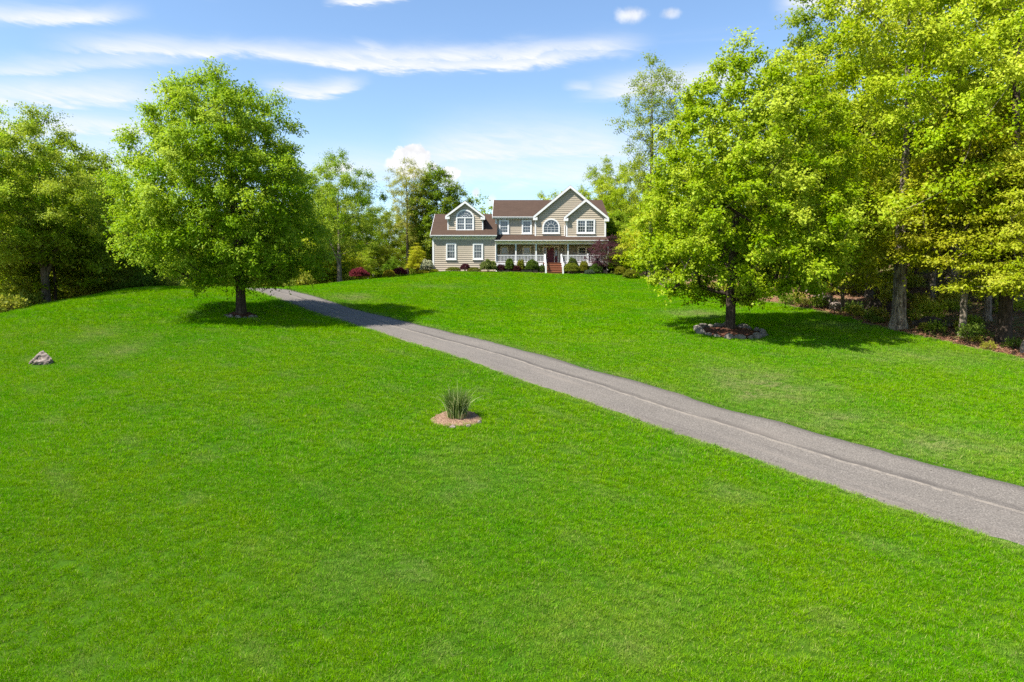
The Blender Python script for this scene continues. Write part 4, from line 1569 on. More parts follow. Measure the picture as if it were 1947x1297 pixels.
for (p, Y, k_, h, c) in [(330, 68, 'oak_b', 12, 'mid'), (400, 74, 'oak_a', 12, 'mid'), (-20, 66, 'oak_a', 14, 'mid'), (90, 74, 'oak_b', 14, 'olive'), (200, 80, 'oak_b', 14, 'mid'), (300, 84, 'oak_a', 14, 'mid'), (460, 78, 'round', 11, 'lime'), (510, 86, 'oak_b', 13, 'mid')]:
    tree_at(k_, p, Y, 'tree glimpsed far back behind the dome-shaped shade tree and left woods', c, 'bark_dark', h, rg.uniform(0, 6.28), 'far trees of the left woods', wide=1.15)
for i in range(20):
    Y = rg.uniform(37, 62)
    X = np.interp(Y, LB[:, 0], LB[:, 1]) - rg.uniform(1.8, 13)
    tree_at(rg.choice(['thin', 'thin', 'layer']), 0, Y, 'small leafy understory tree under the left-hand woods', rg.choice(['deep', 'mid', 'lime', 'mid', 'yel']), 'bark_dark', rg.uniform(3.5, 6.0), rg.uniform(0, 6.28), 'understory of the left woods', x=float(X))

# behind the lawn and the house
tree_at('thin', 1262, 68, 'small leafy tree closing the gap between house bed and maple boughs', 'mid', 'bark', 4.5, 1.0, wide=1.2)
tree_at('thin', 1285, 71, 'small leafy tree behind the maple boughs, second right of the house bed', 'lime', 'bark', 5.0, 3.0, wide=1.2)
tree_at('thin', 1262, 61.5, 'bushy sapling under the maple boughs, right of the house bed', 'mid', 'bark', 3.0, 1.7, wide=1.5)
tree_at('thin', 1286, 62.5, 'bushy sapling under the maple boughs, farther right of the house bed', 'lime', 'bark', 3.2, 4.0, wide=1.5)
tree_at('thin', 1164, 70, 'bushy sapling behind the purple-leaved tree at the house corner', 'mid', 'bark', 3.2, 2.0, wide=1.4)
tree_at('thin', 1178, 66, 'bushy sapling beside the purple-leaved tree, toward the maple', 'mid', 'bark', 2.8, 5.0, wide=1.4)
tree_at('oak_b', 645, 61, 'olive-green oak with leaning grey trunk, left of the yellow bush', 'olive', 'bark_pale', 12.0, .2, wide=.88)
tree_at('sparse', 775, 78, 'thin-leaved pale tree with bare branches, left of the house behind bushes', 'pale', 'bark', 13.5, 2.2, wide=1.05)
tree_at('round', 832, 80, 'dense dark green round tree beside the left end of the house', 'deep', 'bark', 12.8, 1.0, wide=.95)
tree_at('thin', 897, 92, 'small treetop showing above the dormer roof', 'mid', 'bark', 12.5, 1.0)
tree_at('oak_b', 1045, 98, 'treetop peeping over the ridge left of the tall gable', 'yel', 'bark', 14.2, 4.0)
tree_at('oak_a', 1150, 88, 'oak with spreading olive crown behind the right gable of the house', 'olive', 'bark', 15.5, 4.0)
tree_at('oak_b', 1195, 78, 'bright leafy tree between the right gable and the maple', 'lime', 'bark', 12.5, 3.0)
for (p, Y, k_, h, c, lb) in [
        (580, 72, 'oak_a', 12, 'mid', 'mid-green oak at the right shoulder of the dome-shaped shade tree'),
        (615, 78, 'round', 12, 'olive', 'olive rounded tree left of the leaning grey trunk'),
        (690, 76, 'oak_b', 10, 'mid', 'lower mid-green tree behind the red weeping maple shrub'),
        (735, 84, 'oak_b', 10, 'olive', 'low olive tree behind the yellow bush'),
        (800, 92, 'round', 9, 'mid', 'low green tree between the pale thin-leaved tree and the house')]:
    tree_at(k_, p, Y, lb, c, 'bark', h, rg.uniform(0, 6.28), 'tree row behind the lawn')
for (p, Y, h, c) in [(1165, 84, 9.5, 'mid'), (1205, 90, 10, 'lime'), (1240, 80, 8.5, 'mid'), (1275, 86, 9.5, 'lime'), (1310, 74, 8, 'mid'), (1180, 74, 6.5, 'mid'), (1345, 92, 10, 'mid')]:
    tree_at('round', p, Y, 'rounded tree in the row right of the house, behind the maple', c, 'bark', h, rg.uniform(0, 6.28), 'tree row right of the house', wide=1.25)
for (p, Y, h, c) in [(430, 82, 8.5, 'mid'), (485, 92, 9, 'lime'), (545, 86, 9, 'mid'), (640, 98, 9.5, 'mid'), (705, 104, 9.5, 'deep'), (765, 104, 9, 'mid'), (590, 104, 10, 'mid'), (360, 96, 10, 'deep'), (810, 110, 9, 'deep')]:
    tree_at('round', p, Y, 'dark rounded tree far behind the lawn, seen low between the trunks', c, 'bark_dark', h, rg.uniform(0, 6.28), 'far trees behind the lawn', wide=1.3)
for i in range(16):
    Y = rg.uniform(60, 76)
    X = rg.uniform(-22, -8.8) if Y > 70 else np.interp(Y, LB[:, 0], LB[:, 1]) - rg.uniform(.8, 5)
    tree_at(rg.choice(['thin', 'thin', 'layer']), 0, Y, 'small bushy tree in the thicket behind the lawn, left of the house', rg.choice(['deep', 'mid', 'yel', 'mid']), 'bark_dark', rg.uniform(2.0, 4.2), rg.uniform(0, 6.28), 'thicket behind the lawn', x=float(X))
for i in range(9):
    Y = rg.uniform(60, 76)
    X = rg.uniform(11.0, 17) if Y < 70 else rg.uniform(10, 20)
    tree_at('thin', 0, Y, 'leafy young tree right of the house, behind the maple', rg.choice(['lime', 'mid', 'yel']), 'bark', rg.uniform(3.5, 6.5), rg.uniform(0, 6.28), 'young trees right of the house', x=float(X))

# ------------------------------------------------------------------ shrubs of the house bed (picture box: x0, x1, top, bottom)
SH = [
    ('weeping_maple', 'red weeping maple shrub at the top of the lawn, left of yellow bush', 'shrub', 666, 699, 510, 534, 57.5, (0.20, 0.030, 0.030), .12, .06, .2, .5),
    ('yellow_bush', 'clipped bright yellow bush next to the burgundy bush, left of house', 'shrub', 729, 750, 512, 530, 60.0, (0.34, 0.30, 0.010), .08, .05, .1, .0),
    ('burgundy_bush', 'rounded burgundy bush touching the yellow bush', 'shrub', 747, 773, 507, 528, 60.6, (0.085, 0.016, 0.018), .08, .05, .1, .15),
    ('low_yellow_shrub', 'low spreading yellow-green shrub short of the house corner', 'shrub', 791, 815, 516, 526, 63.5, (0.28, 0.29, 0.012), .09, .05, .15, .0),
    ('low_yellow_shrub', 'small low yellow-green shrub right at the house corner', 'shrub', 818, 834, 516, 523, 64.3, (0.26, 0.29, 0.012), .09, .05, .15, .0),
    ('flowering_bush', 'white-flowering bush against the left end of the house', 'shrub', 800, 823, 493, 520, 65.6, (0.42, 0.44, 0.28), .10, .07, .2, .1),
    ('boxwood', 'olive round shrub under the left ground-floor window', 'shrub', 848, 876, 507, 519, 64.9, (0.120, 0.150, 0.012), .06, .04, .06, .0),
    ('barberry', 'dark red ball-shaped barberry between two olive shrubs', 'shrub', 875, 894, 500, 519, 64.8, (0.070, 0.014, 0.016), .06, .04, .06, .1),
    ('boxwood', 'olive round shrub right of the red barberry', 'shrub', 888, 914, 507.5, 518, 64.6, (0.130, 0.150, 0.012), .06, .04, .06, .0),
    ('loose_shrub', 'loose pale-green leafy shrub at the porch\'s left corner', 'shrub', 916, 941, 494, 517, 65.0, (0.150, 0.200, 0.045), .14, .08, .22, .1),
    ('barberry', 'low dark burgundy shrub under the porch\'s left end', 'shrub', 944, 961, 502, 516, 65.2, (0.055, 0.016, 0.016), .07, .045, .2, .0),
    ('upright_shrub', 'upright green shrub before the second porch post', 'shrub', 960, 978, 490, 516, 65.0, (0.075, 0.135, 0.012), .08, .05, .14, .0),
    ('barberry', 'low dark burgundy shrub between two green porch shrubs', 'shrub', 973, 989, 504, 516, 64.9, (0.065, 0.017, 0.016), .07, .045, .2, .0),
    ('golden_shrub', 'yellow-green shrub in front of the second porch railing', 'shrub', 983, 997, 493, 515, 65.2, (0.165, 0.185, 0.015), .09, .055, .18, .0),
    ('upright_shrub', 'big round green shrub just left of the porch steps', 'shrub', 1000, 1024, 491, 516, 65.0, (0.075, 0.140, 0.012), .08, .05, .1, .0),
    ('low_shrub', 'small low green shrub touching the left stair rail', 'shrub', 1024, 1036, 504, 516, 65.0, (0.070, 0.115, 0.020), .08, .05, .2, .0),
    ('boxwood', 'dark clipped shrub behind the yellow-green hedge, right of steps', 'shrub', 1078, 1099, 487, 512, 65.5, (0.065, 0.105, 0.012), .06, .04, .06, .0),
    ('hedge_shrub', 'wide yellow-green hedge shrub just right of the porch steps', 'shrub', 1069.5, 1103, 499, 518, 64.6, (0.150, 0.190, 0.012), .07, .045, .1, .0),
    ('golden_shrub', 'taller yellow-green shrub at the right end of the hedge shrub', 'shrub', 1101, 1119.5, 495.5, 518, 64.6, (0.180, 0.195, 0.012), .08, .05, .12, .0),
    ('rhododendron', 'leafy dark green shrub under the right porch railing', 'shrub', 1122, 1144, 502, 520, 64.3, (0.065, 0.140, 0.014), .12, .06, .16, .0),
    ('juniper', 'low blue-green juniper in front of the leafy dark shrub', 'shrub', 1112, 1131, 513, 521, 63.9, (0.085, 0.125, 0.075), .10, .03, .15, .0),
    ('purple_shrub', 'small purple shrub below the purple-leaved tree', 'shrub', 1126, 1146, 493, 510, 65.1, (0.040, 0.016, 0.028), .08, .05, .2, .1),
    ('golden_shrub', 'yellow-green spreading shrub at the right end of the house bed', 'shrub', 1168, 1190, 507, 524, 63.2, (0.190, 0.205, 0.012), .10, .06, .2, .0),
    ('golden_shrub', 'yellow-green shrub tucked under the maple\'s left boughs', 'shrub', 1186, 1214, 512, 532, 60.5, (0.170, 0.200, 0.012), .11, .06, .22, .0),
]
for i, (nm, lb, ct, x0, x1, y0, y1, Y, cl_, ll, lw, ro, lift) in enumerate(SH):
    c = hx((x0 + x1) / 2, Y)
    w = (x1 - x0) / F * Y
    zb = min(tzf(c, Y), hz(y1, Y))
    zb = tzf(c, Y)
    h = max(.35, hz(y0, Y) - zb)
    e = empty(nm, (c, Y, zb - .03))
    tag(e, lb, ct)
    me = shrub_mesh('foliage', 100 + i, w / 2, w / 2 * .9, h * (1 - lift * .5), int(min(5200, 900 + 2600 * w * h)), ll, lw, ro, lift * h * .5, .03 if ro > .15 else .012)
    leaf_part('foliage', me, cl_, e)
    add_mesh('stem', stems_mesh('stem', i, 7, h * .8, w * .3), M['bark_dark'], e)
# purple-leaved small tree on the porch corner
pp = tree_meshes('plum', 51, [(.9, -.2, .7), (1.4, -.35, 1.4), (2.2, -.25, 1.6), (2.9, 0.1, 1.35), (3.4, .35, .8)], .06, 2.9, .5, 90, .30, .42, 11, 9, .085, .05, flat=.6, upb=.05, droop=.35, lobes=.2, flare=1.2, shell=.55, tips=.006)
X = hx(1154, 64.2)
place_tree(pp, 'plum_tree', 'small purple-leaved tree hiding the right end of the porch', (X, 64.2, tzf(X, 64.2)), (0.085, 0.030, 0.034), 'bark')
# ------------------------------------------------------------------ stones
def rock_mesh(name, seed, dims, cuts=9, sub=3, rough=.05):
    rg_ = random.Random(seed)
    bm = bmesh.new()
    bmesh.ops.create_icosphere(bm, subdivisions=sub, radius=1.0)
    planes = []
    for _ in range(cuts):
        n = Vector((rg_.gauss(0, 1), rg_.gauss(0, 1), rg_.gauss(0, 1))).normalized()
        planes.append((n, rg_.uniform(.55, .9)))
    for v in bm.verts:
        p = v.co.copy()
        for n, d in planes:
            e = p.dot(n) - d
            if e > 0: p -= n * e
        p += Vector((rg_.gauss(0, rough), rg_.gauss(0, rough), rg_.gauss(0, rough)))
        v.co = Vector((p.x * dims[0], p.y * dims[1], p.z * dims[2]))
    me = bpy.data.meshes.new(name)
    bm.to_mesh(me)
    bm.free()
    return me


def mound_mesh(name, r, h, cx, cy, z0, rag=.08, seed=1, sy=1.0):
    """mulch bed that follows the slope, in coordinates relative to (cx, cy, z0)"""
    rg_ = np.random.default_rng(seed)
    nr, na = 9, 40
    ph = rg_.uniform(0, 6, 3)
    v = [(0, 0, tzf(cx, cy) - z0 + h)]
    for i in range(1, nr + 1):
        for j in range(na):
            a = 2 * math.pi * j / na
            rr = r * (1 + rag * math.sin(3 * a + ph[0]) + rag * .6 * math.sin(7 * a + ph[1])) * i / nr
            x, y = rr * math.cos(a), rr * math.sin(a) * sy
            hh = h * (1 - (i / nr) ** 2) + rg_.normal(0, .012) - (.10 if i == nr else 0) + .02
            v.append((x, y, tzf(cx + x, cy + y) - z0 + hh))
    f = []
    for j in range(na):
        f.append((0, 1 + j, 1 + (j + 1) % na))
    for i in range(nr - 1):
        for j in range(na):
            a, b = 1 + i * na + j, 1 + i * na + (j + 1) % na
            f.append((a, a + na, b + na, b))
    me = bpy.data.meshes.new(name)
    me.from_pydata(v, [], f)
    me.shade_smooth()
    return me


def tree_bed(name, label, c, r, nstones, smat, ss, arc=(0, 2 * math.pi), seed=1, mat='mulch', h=.12):
    e = empty(name, (c[0], c[1], c[2]))
    tag(e, label, 'tree bed')
    add_mesh('mulch', mound_mesh('mulch', r, h, c[0], c[1], c[2], seed=seed), M[mat], e)
    rg_ = random.Random(seed)
    for i in range(nstones):
        a = arc[0] + (arc[1] - arc[0]) * (i + rg_.uniform(-.2, .2)) / nstones
        x, y = r * 1.02 * math.cos(a), r * 1.02 * math.sin(a)
        s = ss * rg_.uniform(.7, 1.3)
        o = add_mesh('stone', rock_mesh('stone', seed * 50 + i, (s * rg_.uniform(.85, 1.2), s * .75, s * rg_.uniform(.6, .9)), sub=2), smat, e)
        o.location = (x, y, tzf(c[0] + x, c[1] + y) - c[2] + s * .30)
        o.rotation_euler = (rg_.uniform(-.2, .2), rg_.uniform(-.2, .2), a + math.pi / 2 + rg_.uniform(-.3, .3))
    return e


tree_bed('stone_tree_bed', 'mulch bed ringed with grey stones under the bright maple', pr_, 1.36, 20, M['rock'], .24, seed=3, h=.22)
tree_bed('tree_bed', 'dark mulch bed with a few edging stones under the dome-shaped shade tree', pl, .70, 7, M['rock'], .13, (3.6, 6.6), seed=4, h=.16)

# --- ornamental grass clump in its ring of pale mulch
pc = ground_hit(868, 796)
tree_bed('mulch_ring', 'pale wood-chip mulch circle around the ornamental grass clump', pc, .72, 3, M['rock_pink'], .075, (4.6, 6.3), seed=6, mat='mulch_pale', h=.035)


def blades(name, n, r, h0, h1, w, spread, seed, segs=5, curl=.5):
    rg_ = np.random.default_rng(seed)
    V, Q = [], []
    tint = []
    for i in range(n):
        a = rg_.uniform(0, 6.28)
        q = r * math.sqrt(rg_.uniform())
        b = np.array([q * math.cos(a), q * math.sin(a), 0.0])
        d = np.array([math.cos(a), math.sin(a)]) * (q / r) * spread + rg_.normal(0, spread * .35, 2)
        h = rg_.uniform(h0, h1)
        sa = rg_.uniform(0, 6.28)
        s = np.array([math.cos(sa), math.sin(sa), 0]) * w / 2 * rg_.uniform(.7, 1.3)
        cu = curl * rg_.uniform(.2, 1.4)
        base = len(V)
        for k_ in range(segs + 1):
            f = k_ / segs
            p = b + np.array([d[0] * h * (f * .5 + cu * f ** 3), d[1] * h * (f * .5 + cu * f ** 3), h * (f - .35 * cu * abs(d).sum() * f ** 3)])
            ww = (1 - f ** 2 * .95)
            V += [p - s * ww, p + s * ww]
        for k_ in range(segs):
            Q.append((base + 2 * k_, base + 2 * k_ + 1, base + 2 * k_ + 3, base + 2 * k_ + 2))
        tint += [np.clip(rg_.normal(.5, .3), 0, 1)] * segs
    me = np_mesh(name, np.array(V), np.array(Q, dtype=np.int32))
    face_attr(me, 'tint', np.array(tint))
    return me


og = empty('ornamental_grass', (pc[0] + .02, pc[1], pc[2] + .04))
tag(og, 'upright clump of variegated ornamental grass in a mulch circle on the lawn', 'ornamental grass')
leaf_part('blades', blades('blades', 900, .25, .40, .86, .016, .17, 8, curl=1.2), (0.095, 0.165, 0.025), og)
leaf_part('pale_blades', blades('pale_blades', 120, .27, .5, 1.02, .012, .30, 9, curl=2.2), (0.42, 0.47, 0.20), og)
leaf_part('dry_stalks', blades('dry_stalks', 60, .34, .1, .35, .016, .5, 10), (0.45, 0.33, 0.17), og)

# --- boulder on the left slope
bp = ground_hit(76, 694)
bm = bmesh.new()
for q in ((-.66, .0, -.25), (.58, -.14, -.25), (.56, .34, -.25), (-.40, .36, -.25), (-.60, -.06, .02), (-.22, -.14, .30), (-.02, .02, .62), (.10, .12, .66), (.36, .02, .46), (.60, .0, .20), (.52, -.18, .02), (.0, -.24, .06)):
    bm.verts.new(q)
bmesh.ops.convex_hull(bm, input=bm.verts)
bmesh.ops.triangulate(bm, faces=bm.faces)
bmesh.ops.subdivide_edges(bm, edges=bm.edges, cuts=5, use_grid_fill=True)
bm.normal_update()
rg_ = random.Random(4)
for v in bm.verts:
    st_ = math.sin((v.co.x * .75 - v.co.z * .85) * 26 + 2 * math.sin(v.co.y * 9)) * .018 + rg_.gauss(0, .010)
    hol = -.10 * math.exp(-((v.co.x - .03) ** 2 + (v.co.z - .22) ** 2) / .018)
    v.co += v.normal * (st_ + hol)
me = bpy.data.meshes.new('boulder')
bm.to_mesh(me)
bm.free()
bo = add_mesh('boulder', me, M['rock_pink'])
bo.location = (bp[0], bp[1] + .05, bp[2] + .10)
bo.scale = (.70, .68, .58)
bo.rotation_euler = (.0, -.05, -.1)
tag(bo, 'lone jagged grey-pink boulder in the grass on the left', 'boulder')

# --- rubble, stump and stones at the right woods edge
def woods_rock(px, py, w, hgt, mat, seed, label, name='rock', cat='rock', group=None):
    c = ground_hit(px, py)
    s = w / F * c[1] / 2
    o = add_mesh(name, rock_mesh(name, seed, (s, s * .8, hgt / F * c[1] * .75), 12, 3, .05), mat)
    o.location = (c[0], c[1], c[2] + hgt / F * c[1] * .3)
    o.rotation_euler = (0, 0, seed)
    return tag(o, label, cat, group)


woods_rock(1572, 585, 36, 26, M['rock_pink'], 61, 'pale ledge rock in the heap right of the maple trunk')
woods_rock(1590, 588, 26, 16, M['rock_pink'], 62, 'smaller pale rock at the right foot of the heap')
woods_rock(1556, 583, 20, 14, M['rock_pink'], 63, 'small pale rock at the left foot of the heap')
woods_rock(1633, 590, 30, 17, M['rock'], 64, 'grey rock left of the black stump')
woods_rock(1693, 598, 26, 24, M['rock_dark'], 65, 'dark rock tucked against the flared oak trunk')
woods_rock(1768, 622, 42, 20, M['rock_dark'], 66, 'dark brown rock between the oak and the orange-tinted tree')
woods_rock(1948, 672, 20, 26, M['rock_pink'], 67, 'pale rock at the right edge of the picture')
c = ground_hit(1662, 597)
mb = MB()
rg_ = random.Random(9)
for j in range(7):
    a = j * .9
    x, y = .22 * math.cos(a), .2 * math.sin(a)
    hh = rg_.uniform(.5, .95)
    mb.tube([(x * 1.7, y * 1.7, -.2), (x * 1.15, y * 1.15, .25), (x, y, hh * .7), (x * .8 + rg_.gauss(0, .05), y * .8, hh)], [.22, .16, .13, .03], 7)
stp = mb.build('stump', M['rock_dark'], None, (c[0], c[1], c[2]))
tag(stp, 'jagged black rotten stump left of the flared oak trunk', 'stump')
mb = MB()
a, b = ground_hit(1735, 618), ground_hit(1850, 628)
mb.tube([(a[0], a[1], a[2] + .08), ((a[0] + b[0]) / 2, (a[1] + b[1]) / 2 + .3, (a[2] + b[2]) / 2 + .12), (b[0], b[1] + .4, tzf(b[0], b[1] + .4) + .1)], [.13, .11, .06], 9)
tag(mb.build('fallen_log', M['bark'], smooth=True), 'fallen log on the leaf litter between oak and orange-tinted tree', 'log')

# --- undergrowth plants at the woods edges
ug = [shrub_mesh('foliage', 300 + i, .45, .4, .62, 420, .13, .06, .25, 0, .06) for i in range(3)]
us_ = [stems_mesh('stem', 300 + i, 6, .5, .3) for i in range(3)]
rg2 = random.Random(12)


def plant_at(x, y, s, colr, label, group):
    e = empty('undergrowth_plant', (x, y, tzf(x, y) - .02), rg2.uniform(0, 6.28))
    e.scale = (s, s, s * rg2.uniform(.8, 1.2))
    tag(e, label, 'plant', group)
    k_ = rg2.randrange(3)
    leaf_part('foliage', ug[k_], colr, e)
    add_mesh('stem', us_[k_], M['bark_dark'], e)


for i in range(40):
    Y = 23 + 30 * rg2.random() ** 1.3
    X = np.interp(Y, RB[:, 0], RB[:, 1]) + abs(rg2.gauss(.6, 1.6)) + .15
    plant_at(float(X), Y, rg2.uniform(.4, 1.1), rg2.choice([(0.25, 0.28, .02), (0.16, 0.25, .015), (0.29, 0.30, .03), (.12, .2, .02)]), 'low leafy undergrowth plant along the right woods edge', 'undergrowth along the right woods edge')
for i in range(34):
    Y = 31 + 33 * rg2.random()
    X = np.interp(Y, LB[:, 0], LB[:, 1]) - abs(rg2.gauss(.4, 1.3)) - .1
    plant_at(float(X), Y, rg2.uniform(.6, 1.6), rg2.choice([(0.16, 0.23, .015), (0.10, 0.19, .012), (0.23, 0.27, .02)]), 'low leafy undergrowth plant along the left woods edge', 'undergrowth along the left woods edge')

for i in range(30):
    Y = rg2.uniform(27, 52)
    X = np.interp(Y, RB[:, 0], RB[:, 1]) + rg2.uniform(2.0, 12)
    plant_at(float(X), Y, rg2.uniform(.6, 1.5), rg2.choice([(0.29, 0.36, .02), (0.20, 0.30, .015), (0.33, 0.36, .03)]), 'bright leafy plant among the trunks inside the right woods', 'undergrowth inside the right woods')

for i in range(34):
    Y = rg2.uniform(66, 82)
    X = rg2.uniform(9.2, 26) if i > 8 else 9.3 + i * .9
    plant_at(float(X), Y if i > 8 else 67.5 + rg2.random(), rg2.uniform(2.0, 3.2), rg2.choice([(0.20, 0.30, .02), (0.14, 0.25, .015), (0.28, 0.33, .03)]), 'leafy bush on the rise right of the house, behind the maple', 'bushes right of the house')

# --- leaf litter on the right woodland floor (nobody could count it)
rgn = np.random.default_rng(44)
N = 26000
Y = 20 + 36 * rgn.random(N) ** 1.5
X = np.interp(Y, RB[:, 0], RB[:, 1]) + .3 + 13 * rgn.random(N) ** 1.3
P = np.c_[X, Y, tz(X, Y) + .015 + .03 * rgn.random(N)]
ax = rgn.normal(0, 1, (N, 3)); ax[:, 2] *= .25
nr = rgn.normal(0, .35, (N, 3)) + np.array([0, 0, 1])
sz = rgn.uniform(.08, .17, N)
lme = leaf_cards('leaf_litter', P, ax, nr, sz, sz * .6, np.clip(rgn.normal(.45, .3, N), 0, 1))
lit = add_mesh('leaf_litter', lme, M['leaf'])
lit.color = (0.33, 0.19, 0.11, 1)
tag(lit, 'fallen brown leaves covering the woodland floor on the right', 'leaf litter', kind='stuff')

# --- loose grit washed along the driveway edges and seam
N = 2600
ti = rgn.integers(5, len(cl) - 5, N)
uu = np.where(rgn.random(N) < .75, np.sign(rgn.normal(0, 1, N)) * (HW - np.abs(rgn.normal(0, .16, N))), rgn.normal(0, .5, N))
px_ = cl[ti] + nor[ti] * uu[:, None] + rgn.normal(0, .08, (N, 2))
pz_ = tz(px_[:, 0], px_[:, 1]) + .026
s_ = rgn.uniform(.006, .02, N)
oct_v = np.array([(1, 0, 0), (0, 1, 0), (-1, 0, 0), (0, -1, 0), (0, 0, .8), (0, 0, -.6)])
oct_f = np.array([(0, 1, 4), (1, 2, 4), (2, 3, 4), (3, 0, 4), (1, 0, 5), (2, 1, 5), (3, 2, 5), (0, 3, 5)])
gv = (oct_v[None] * s_[:, None, None] * rgn.uniform(.6, 1.3, (N, 6, 1)) + np.c_[px_, pz_][:, None]).reshape(-1, 3)
gf = (oct_f[None] + (np.arange(N) * 6)[:, None, None]).reshape(-1, 3)
tag(add_mesh('grit', np_mesh('grit', gv, gf), M['rock']), 'loose grit and small stones scattered along the driveway', 'grit', kind='stuff')

# ------------------------------------------------------------------ lawn grass: tufts instanced on points, one object
def mk_grass():
    m, t, out = new_mat('grass_blades')
    hue = t.n('ShaderNodeAttribute', attribute_name='hue', attribute_type='INSTANCER').outputs['Fac']
    dry = t.n('ShaderNodeAttribute', attribute_name='dry', attribute_type='INSTANCER').outputs['Fac']
    tint = t.n('ShaderNodeAttribute', attribute_name='tint').outputs['Fac']
    c = t.mix(hue, (0.085, 0.315, 0.001), (0.225, 0.385, 0.001))
    c = t.mix(t.m('MULTIPLY', t.sstep(tint, .55, 1.0), .45), c, (0.26, 0.44, 0.008))
    c = t.mix(t.m('MULTIPLY', t.m('SUBTRACT', 1.0, t.sstep(tint, 0.0, .5)), .5), c, (0.055, 0.19, 0.002))
    straw = t.sstep(tint, .955, .985)
    c = t.mix(t.m('MULTIPLY', straw, .8), c, (0.42, 0.40, 0.14))
    c = t.mix(t.m('MULTIPLY', dry, .95), c, (0.36, 0.34, 0.15))
    p = principled(t, c, 0.9, 0.0)
    tr = t.n('ShaderNodeBsdfTranslucent')
    t.link(t.mix(1.0, c, (ALB, ALB, ALB), 'MULTIPLY'), tr.inputs['Color'])
    mx = t.n('ShaderNodeMixShader')
    mx.inputs[0].default_value = 0.36
    t.link(p.outputs[0], mx.inputs[1])
    t.link(tr.outputs[0], mx.inputs[2])
    t.link(mx.outputs[0], out.inputs[0])
    return m


M['grass'] = mk_grass()
rgg = np.random.default_rng(2024)
NV = 4


def tuft(n, r, h0, h1, w, seed):
    me = blades('tuft', n, r, h0, h1, w, .75, seed, segs=2, curl=.7)
    v = np.empty(len(me.vertices) * 3, np.float32)
    me.vertices.foreach_get('co', v)
    q = np.empty(len(me.loops), np.int32)
    me.loops.foreach_get('vertex_index', q)
    tn = np.empty(len(me.polygons), np.float32)
    me.attributes['tint'].data.foreach_get('value', tn)
    bpy.data.meshes.remove(me)
    return v.reshape(-1, 3), q.reshape(-1, 4), tn


bands = [  # y0, y1, density per m2, scale, variant set
    (4.5, 15.0, 250, .95, 0), (15.0, 29.0, 120, 1.2, 0), (29.0, 50.0, 56, 1.5, 1), (50.0, 68.0, 40, 1.7, 1)]
PX, PS, PK = [], [], []
for (y0, y1, den, sc, vs) in bands:
    xm = min(0.95 * y1 + 3, 38)
    n = int((y1 - y0) * 2 * xm * den)
    x = rgg.uniform(-xm, xm, n)
    y = rgg.uniform(y0, y1, n)
    keep = np.abs(x) < 0.95 * y + 3
    x, y = x[keep], y[keep]
    keep = lawn_mask(x, y) > rgg.uniform(-.1, .35, len(x))
    x, y = x[keep], y[keep]
    keep = road_dist(x, y) > HW + .02 + rgg.uniform(-.05, .05, len(x))
    for c_, r_ in ((pl, .68), (pr_, 1.42), (pc, .66)):
        keep &= np.hypot(x - c_[0], y - c_[1]) > r_ * rgg.uniform(.86, 1.06, len(x))
    keep &= np.hypot(x - bp[0], y - bp[1]) > .3
    x, y = x[keep], y[keep]
    PX.append(np.c_[x, y, tz(x, y) - .004])
    PS.append(sc * rgg.uniform(.75, 1.25, len(x)))
    PK.append(rgg.integers(0, NV, len(x)) + (NV if vs else 0))
PXY, PSC, PKD = np.vstack(PX), np.hstack(PS), np.hstack(PK)
dry = dryness(PXY[:, 0], PXY[:, 1])
# clumps that stand a little higher or lower, broad colour drifts
hg = n2(PXY[:, 0], PXY[:, 1], .33) * .5 + n2(PXY[:, 0] + 9, PXY[:, 1] - 4, 1.15) * .35
hg += n2(PXY[:, 0] - 3, PXY[:, 1] + 7, 2.7) * .28
hue = np.clip(.46 + .46 * hg + rgg.normal(0, .17, len(PXY)), 0, 1)
dry = np.clip(dry + .5 * np.maximum(0, n2(PXY[:, 0] + 2, PXY[:, 1], 1.35) - .5) + .3 * (rgg.random(len(PXY)) < .03), 0, 1)
PSC *= 1 + .07 * n2(PXY[:, 0] * 1.0, PXY[:, 1] * 1.0, 1.9)
PSC *= 1 - .35 * dry
TV, TQ, TT, TK = [], [], [], []
off = 0
for k_ in range(2 * NV):
    if k_ < NV: v, q, tn = tuft(40, .085, .03, .075, .0058, 900 + k_)
    else: v, q, tn = tuft(30, .11, .035, .08, .0085, 900 + k_)
    TV.append(v); TQ.append(q + off); TT.append(tn); TK.append(np.full(len(v), 100 + k_))
    off += len(v)
TV, TQ, TT, TK = np.vstack(TV), np.vstack(TQ), np.hstack(TT), np.hstack(TK)
nt_, npnt = len(TV), len(PXY)
grme = np_mesh('grass', np.vstack([TV, PXY]), TQ)
face_attr(grme, 'tint', TT)
point_attr(grme, 'which', np.r_[TK, PKD], 'INT')
point_attr(grme, 'hue', np.r_[np.zeros(nt_), hue])
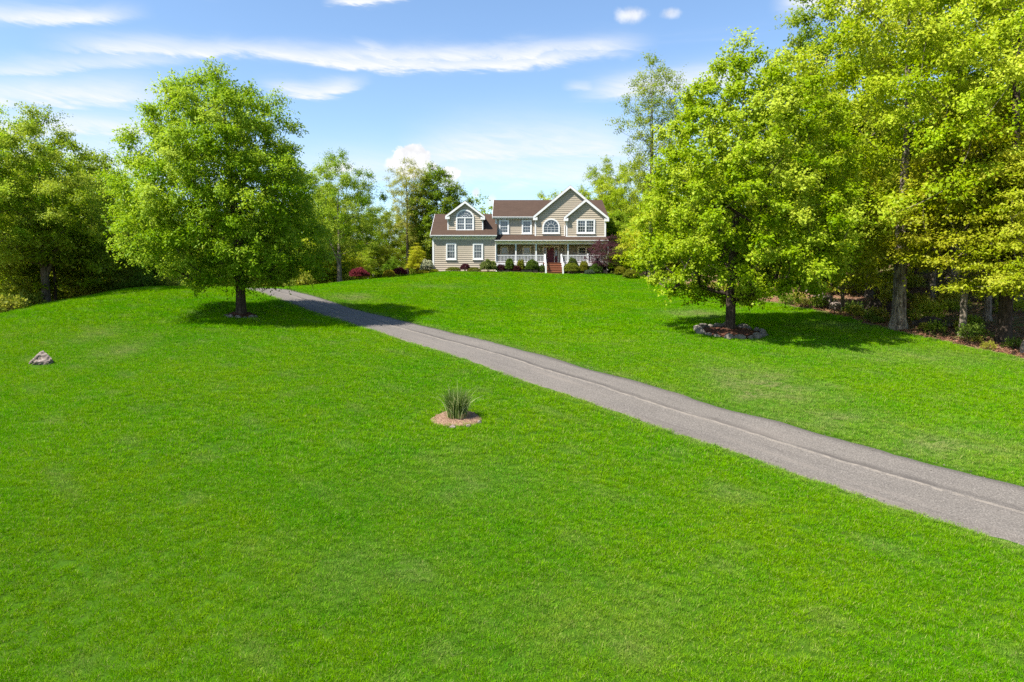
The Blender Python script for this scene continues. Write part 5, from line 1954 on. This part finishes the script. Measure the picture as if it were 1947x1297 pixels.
point_attr(grme, 'dry', np.r_[np.zeros(nt_), dry])
point_attr(grme, 'size', np.r_[np.ones(nt_), PSC])
rot = np.c_[rgg.normal(0, .10, npnt), rgg.normal(0, .10, npnt), rgg.uniform(0, 6.28, npnt)]
point_attr(grme, 'turn', np.vstack([np.zeros((nt_, 3)), rot]), 'FLOAT_VECTOR')
grass = add_mesh('grass', grme, M['grass'])
tag(grass, 'short bright green lawn grass covering the whole slope', 'grass', kind='stuff')
ng = bpy.data.node_groups.new('grass_tufts', 'GeometryNodeTree')
ng.interface.new_socket('Geometry', in_out='INPUT', socket_type='NodeSocketGeometry')
ng.interface.new_socket('Geometry', in_out='OUTPUT', socket_type='NodeSocketGeometry')
gi, go = ng.nodes.new('NodeGroupInput'), ng.nodes.new('NodeGroupOutput')
jn = ng.nodes.new('GeometryNodeJoinGeometry')


def named(nm, typ):
    nd = ng.nodes.new('GeometryNodeInputNamedAttribute')
    nd.data_type = typ
    nd.inputs[0].default_value = nm
    return nd.outputs[0]


for k_ in range(2 * NV):
    sel = []
    for val in (k_, 100 + k_):
        cmp_ = ng.nodes.new('FunctionNodeCompare')
        cmp_.data_type = 'INT'
        cmp_.operation = 'EQUAL'
        ng.links.new(named('which', 'INT'), cmp_.inputs[2])
        cmp_.inputs[3].default_value = val
        sg = ng.nodes.new('GeometryNodeSeparateGeometry')
        sg.domain = 'POINT'
        ng.links.new(gi.outputs[0], sg.inputs[0])
        ng.links.new(cmp_.outputs[0], sg.inputs[1])
        sel.append(sg.outputs[0])
    ip = ng.nodes.new('GeometryNodeInstanceOnPoints')
    ng.links.new(sel[0], ip.inputs['Points'])
    ng.links.new(sel[1], ip.inputs['Instance'])
    ng.links.new(named('turn', 'FLOAT_VECTOR'), ip.inputs['Rotation'])
    ng.links.new(named('size', 'FLOAT'), ip.inputs['Scale'])
    ng.links.new(ip.outputs[0], jn.inputs[0])
ng.links.new(jn.outputs[0], go.inputs[0])
md = grass.modifiers.new('tufts', 'NODES')
md.node_group = ng
print('grass tufts', npnt)
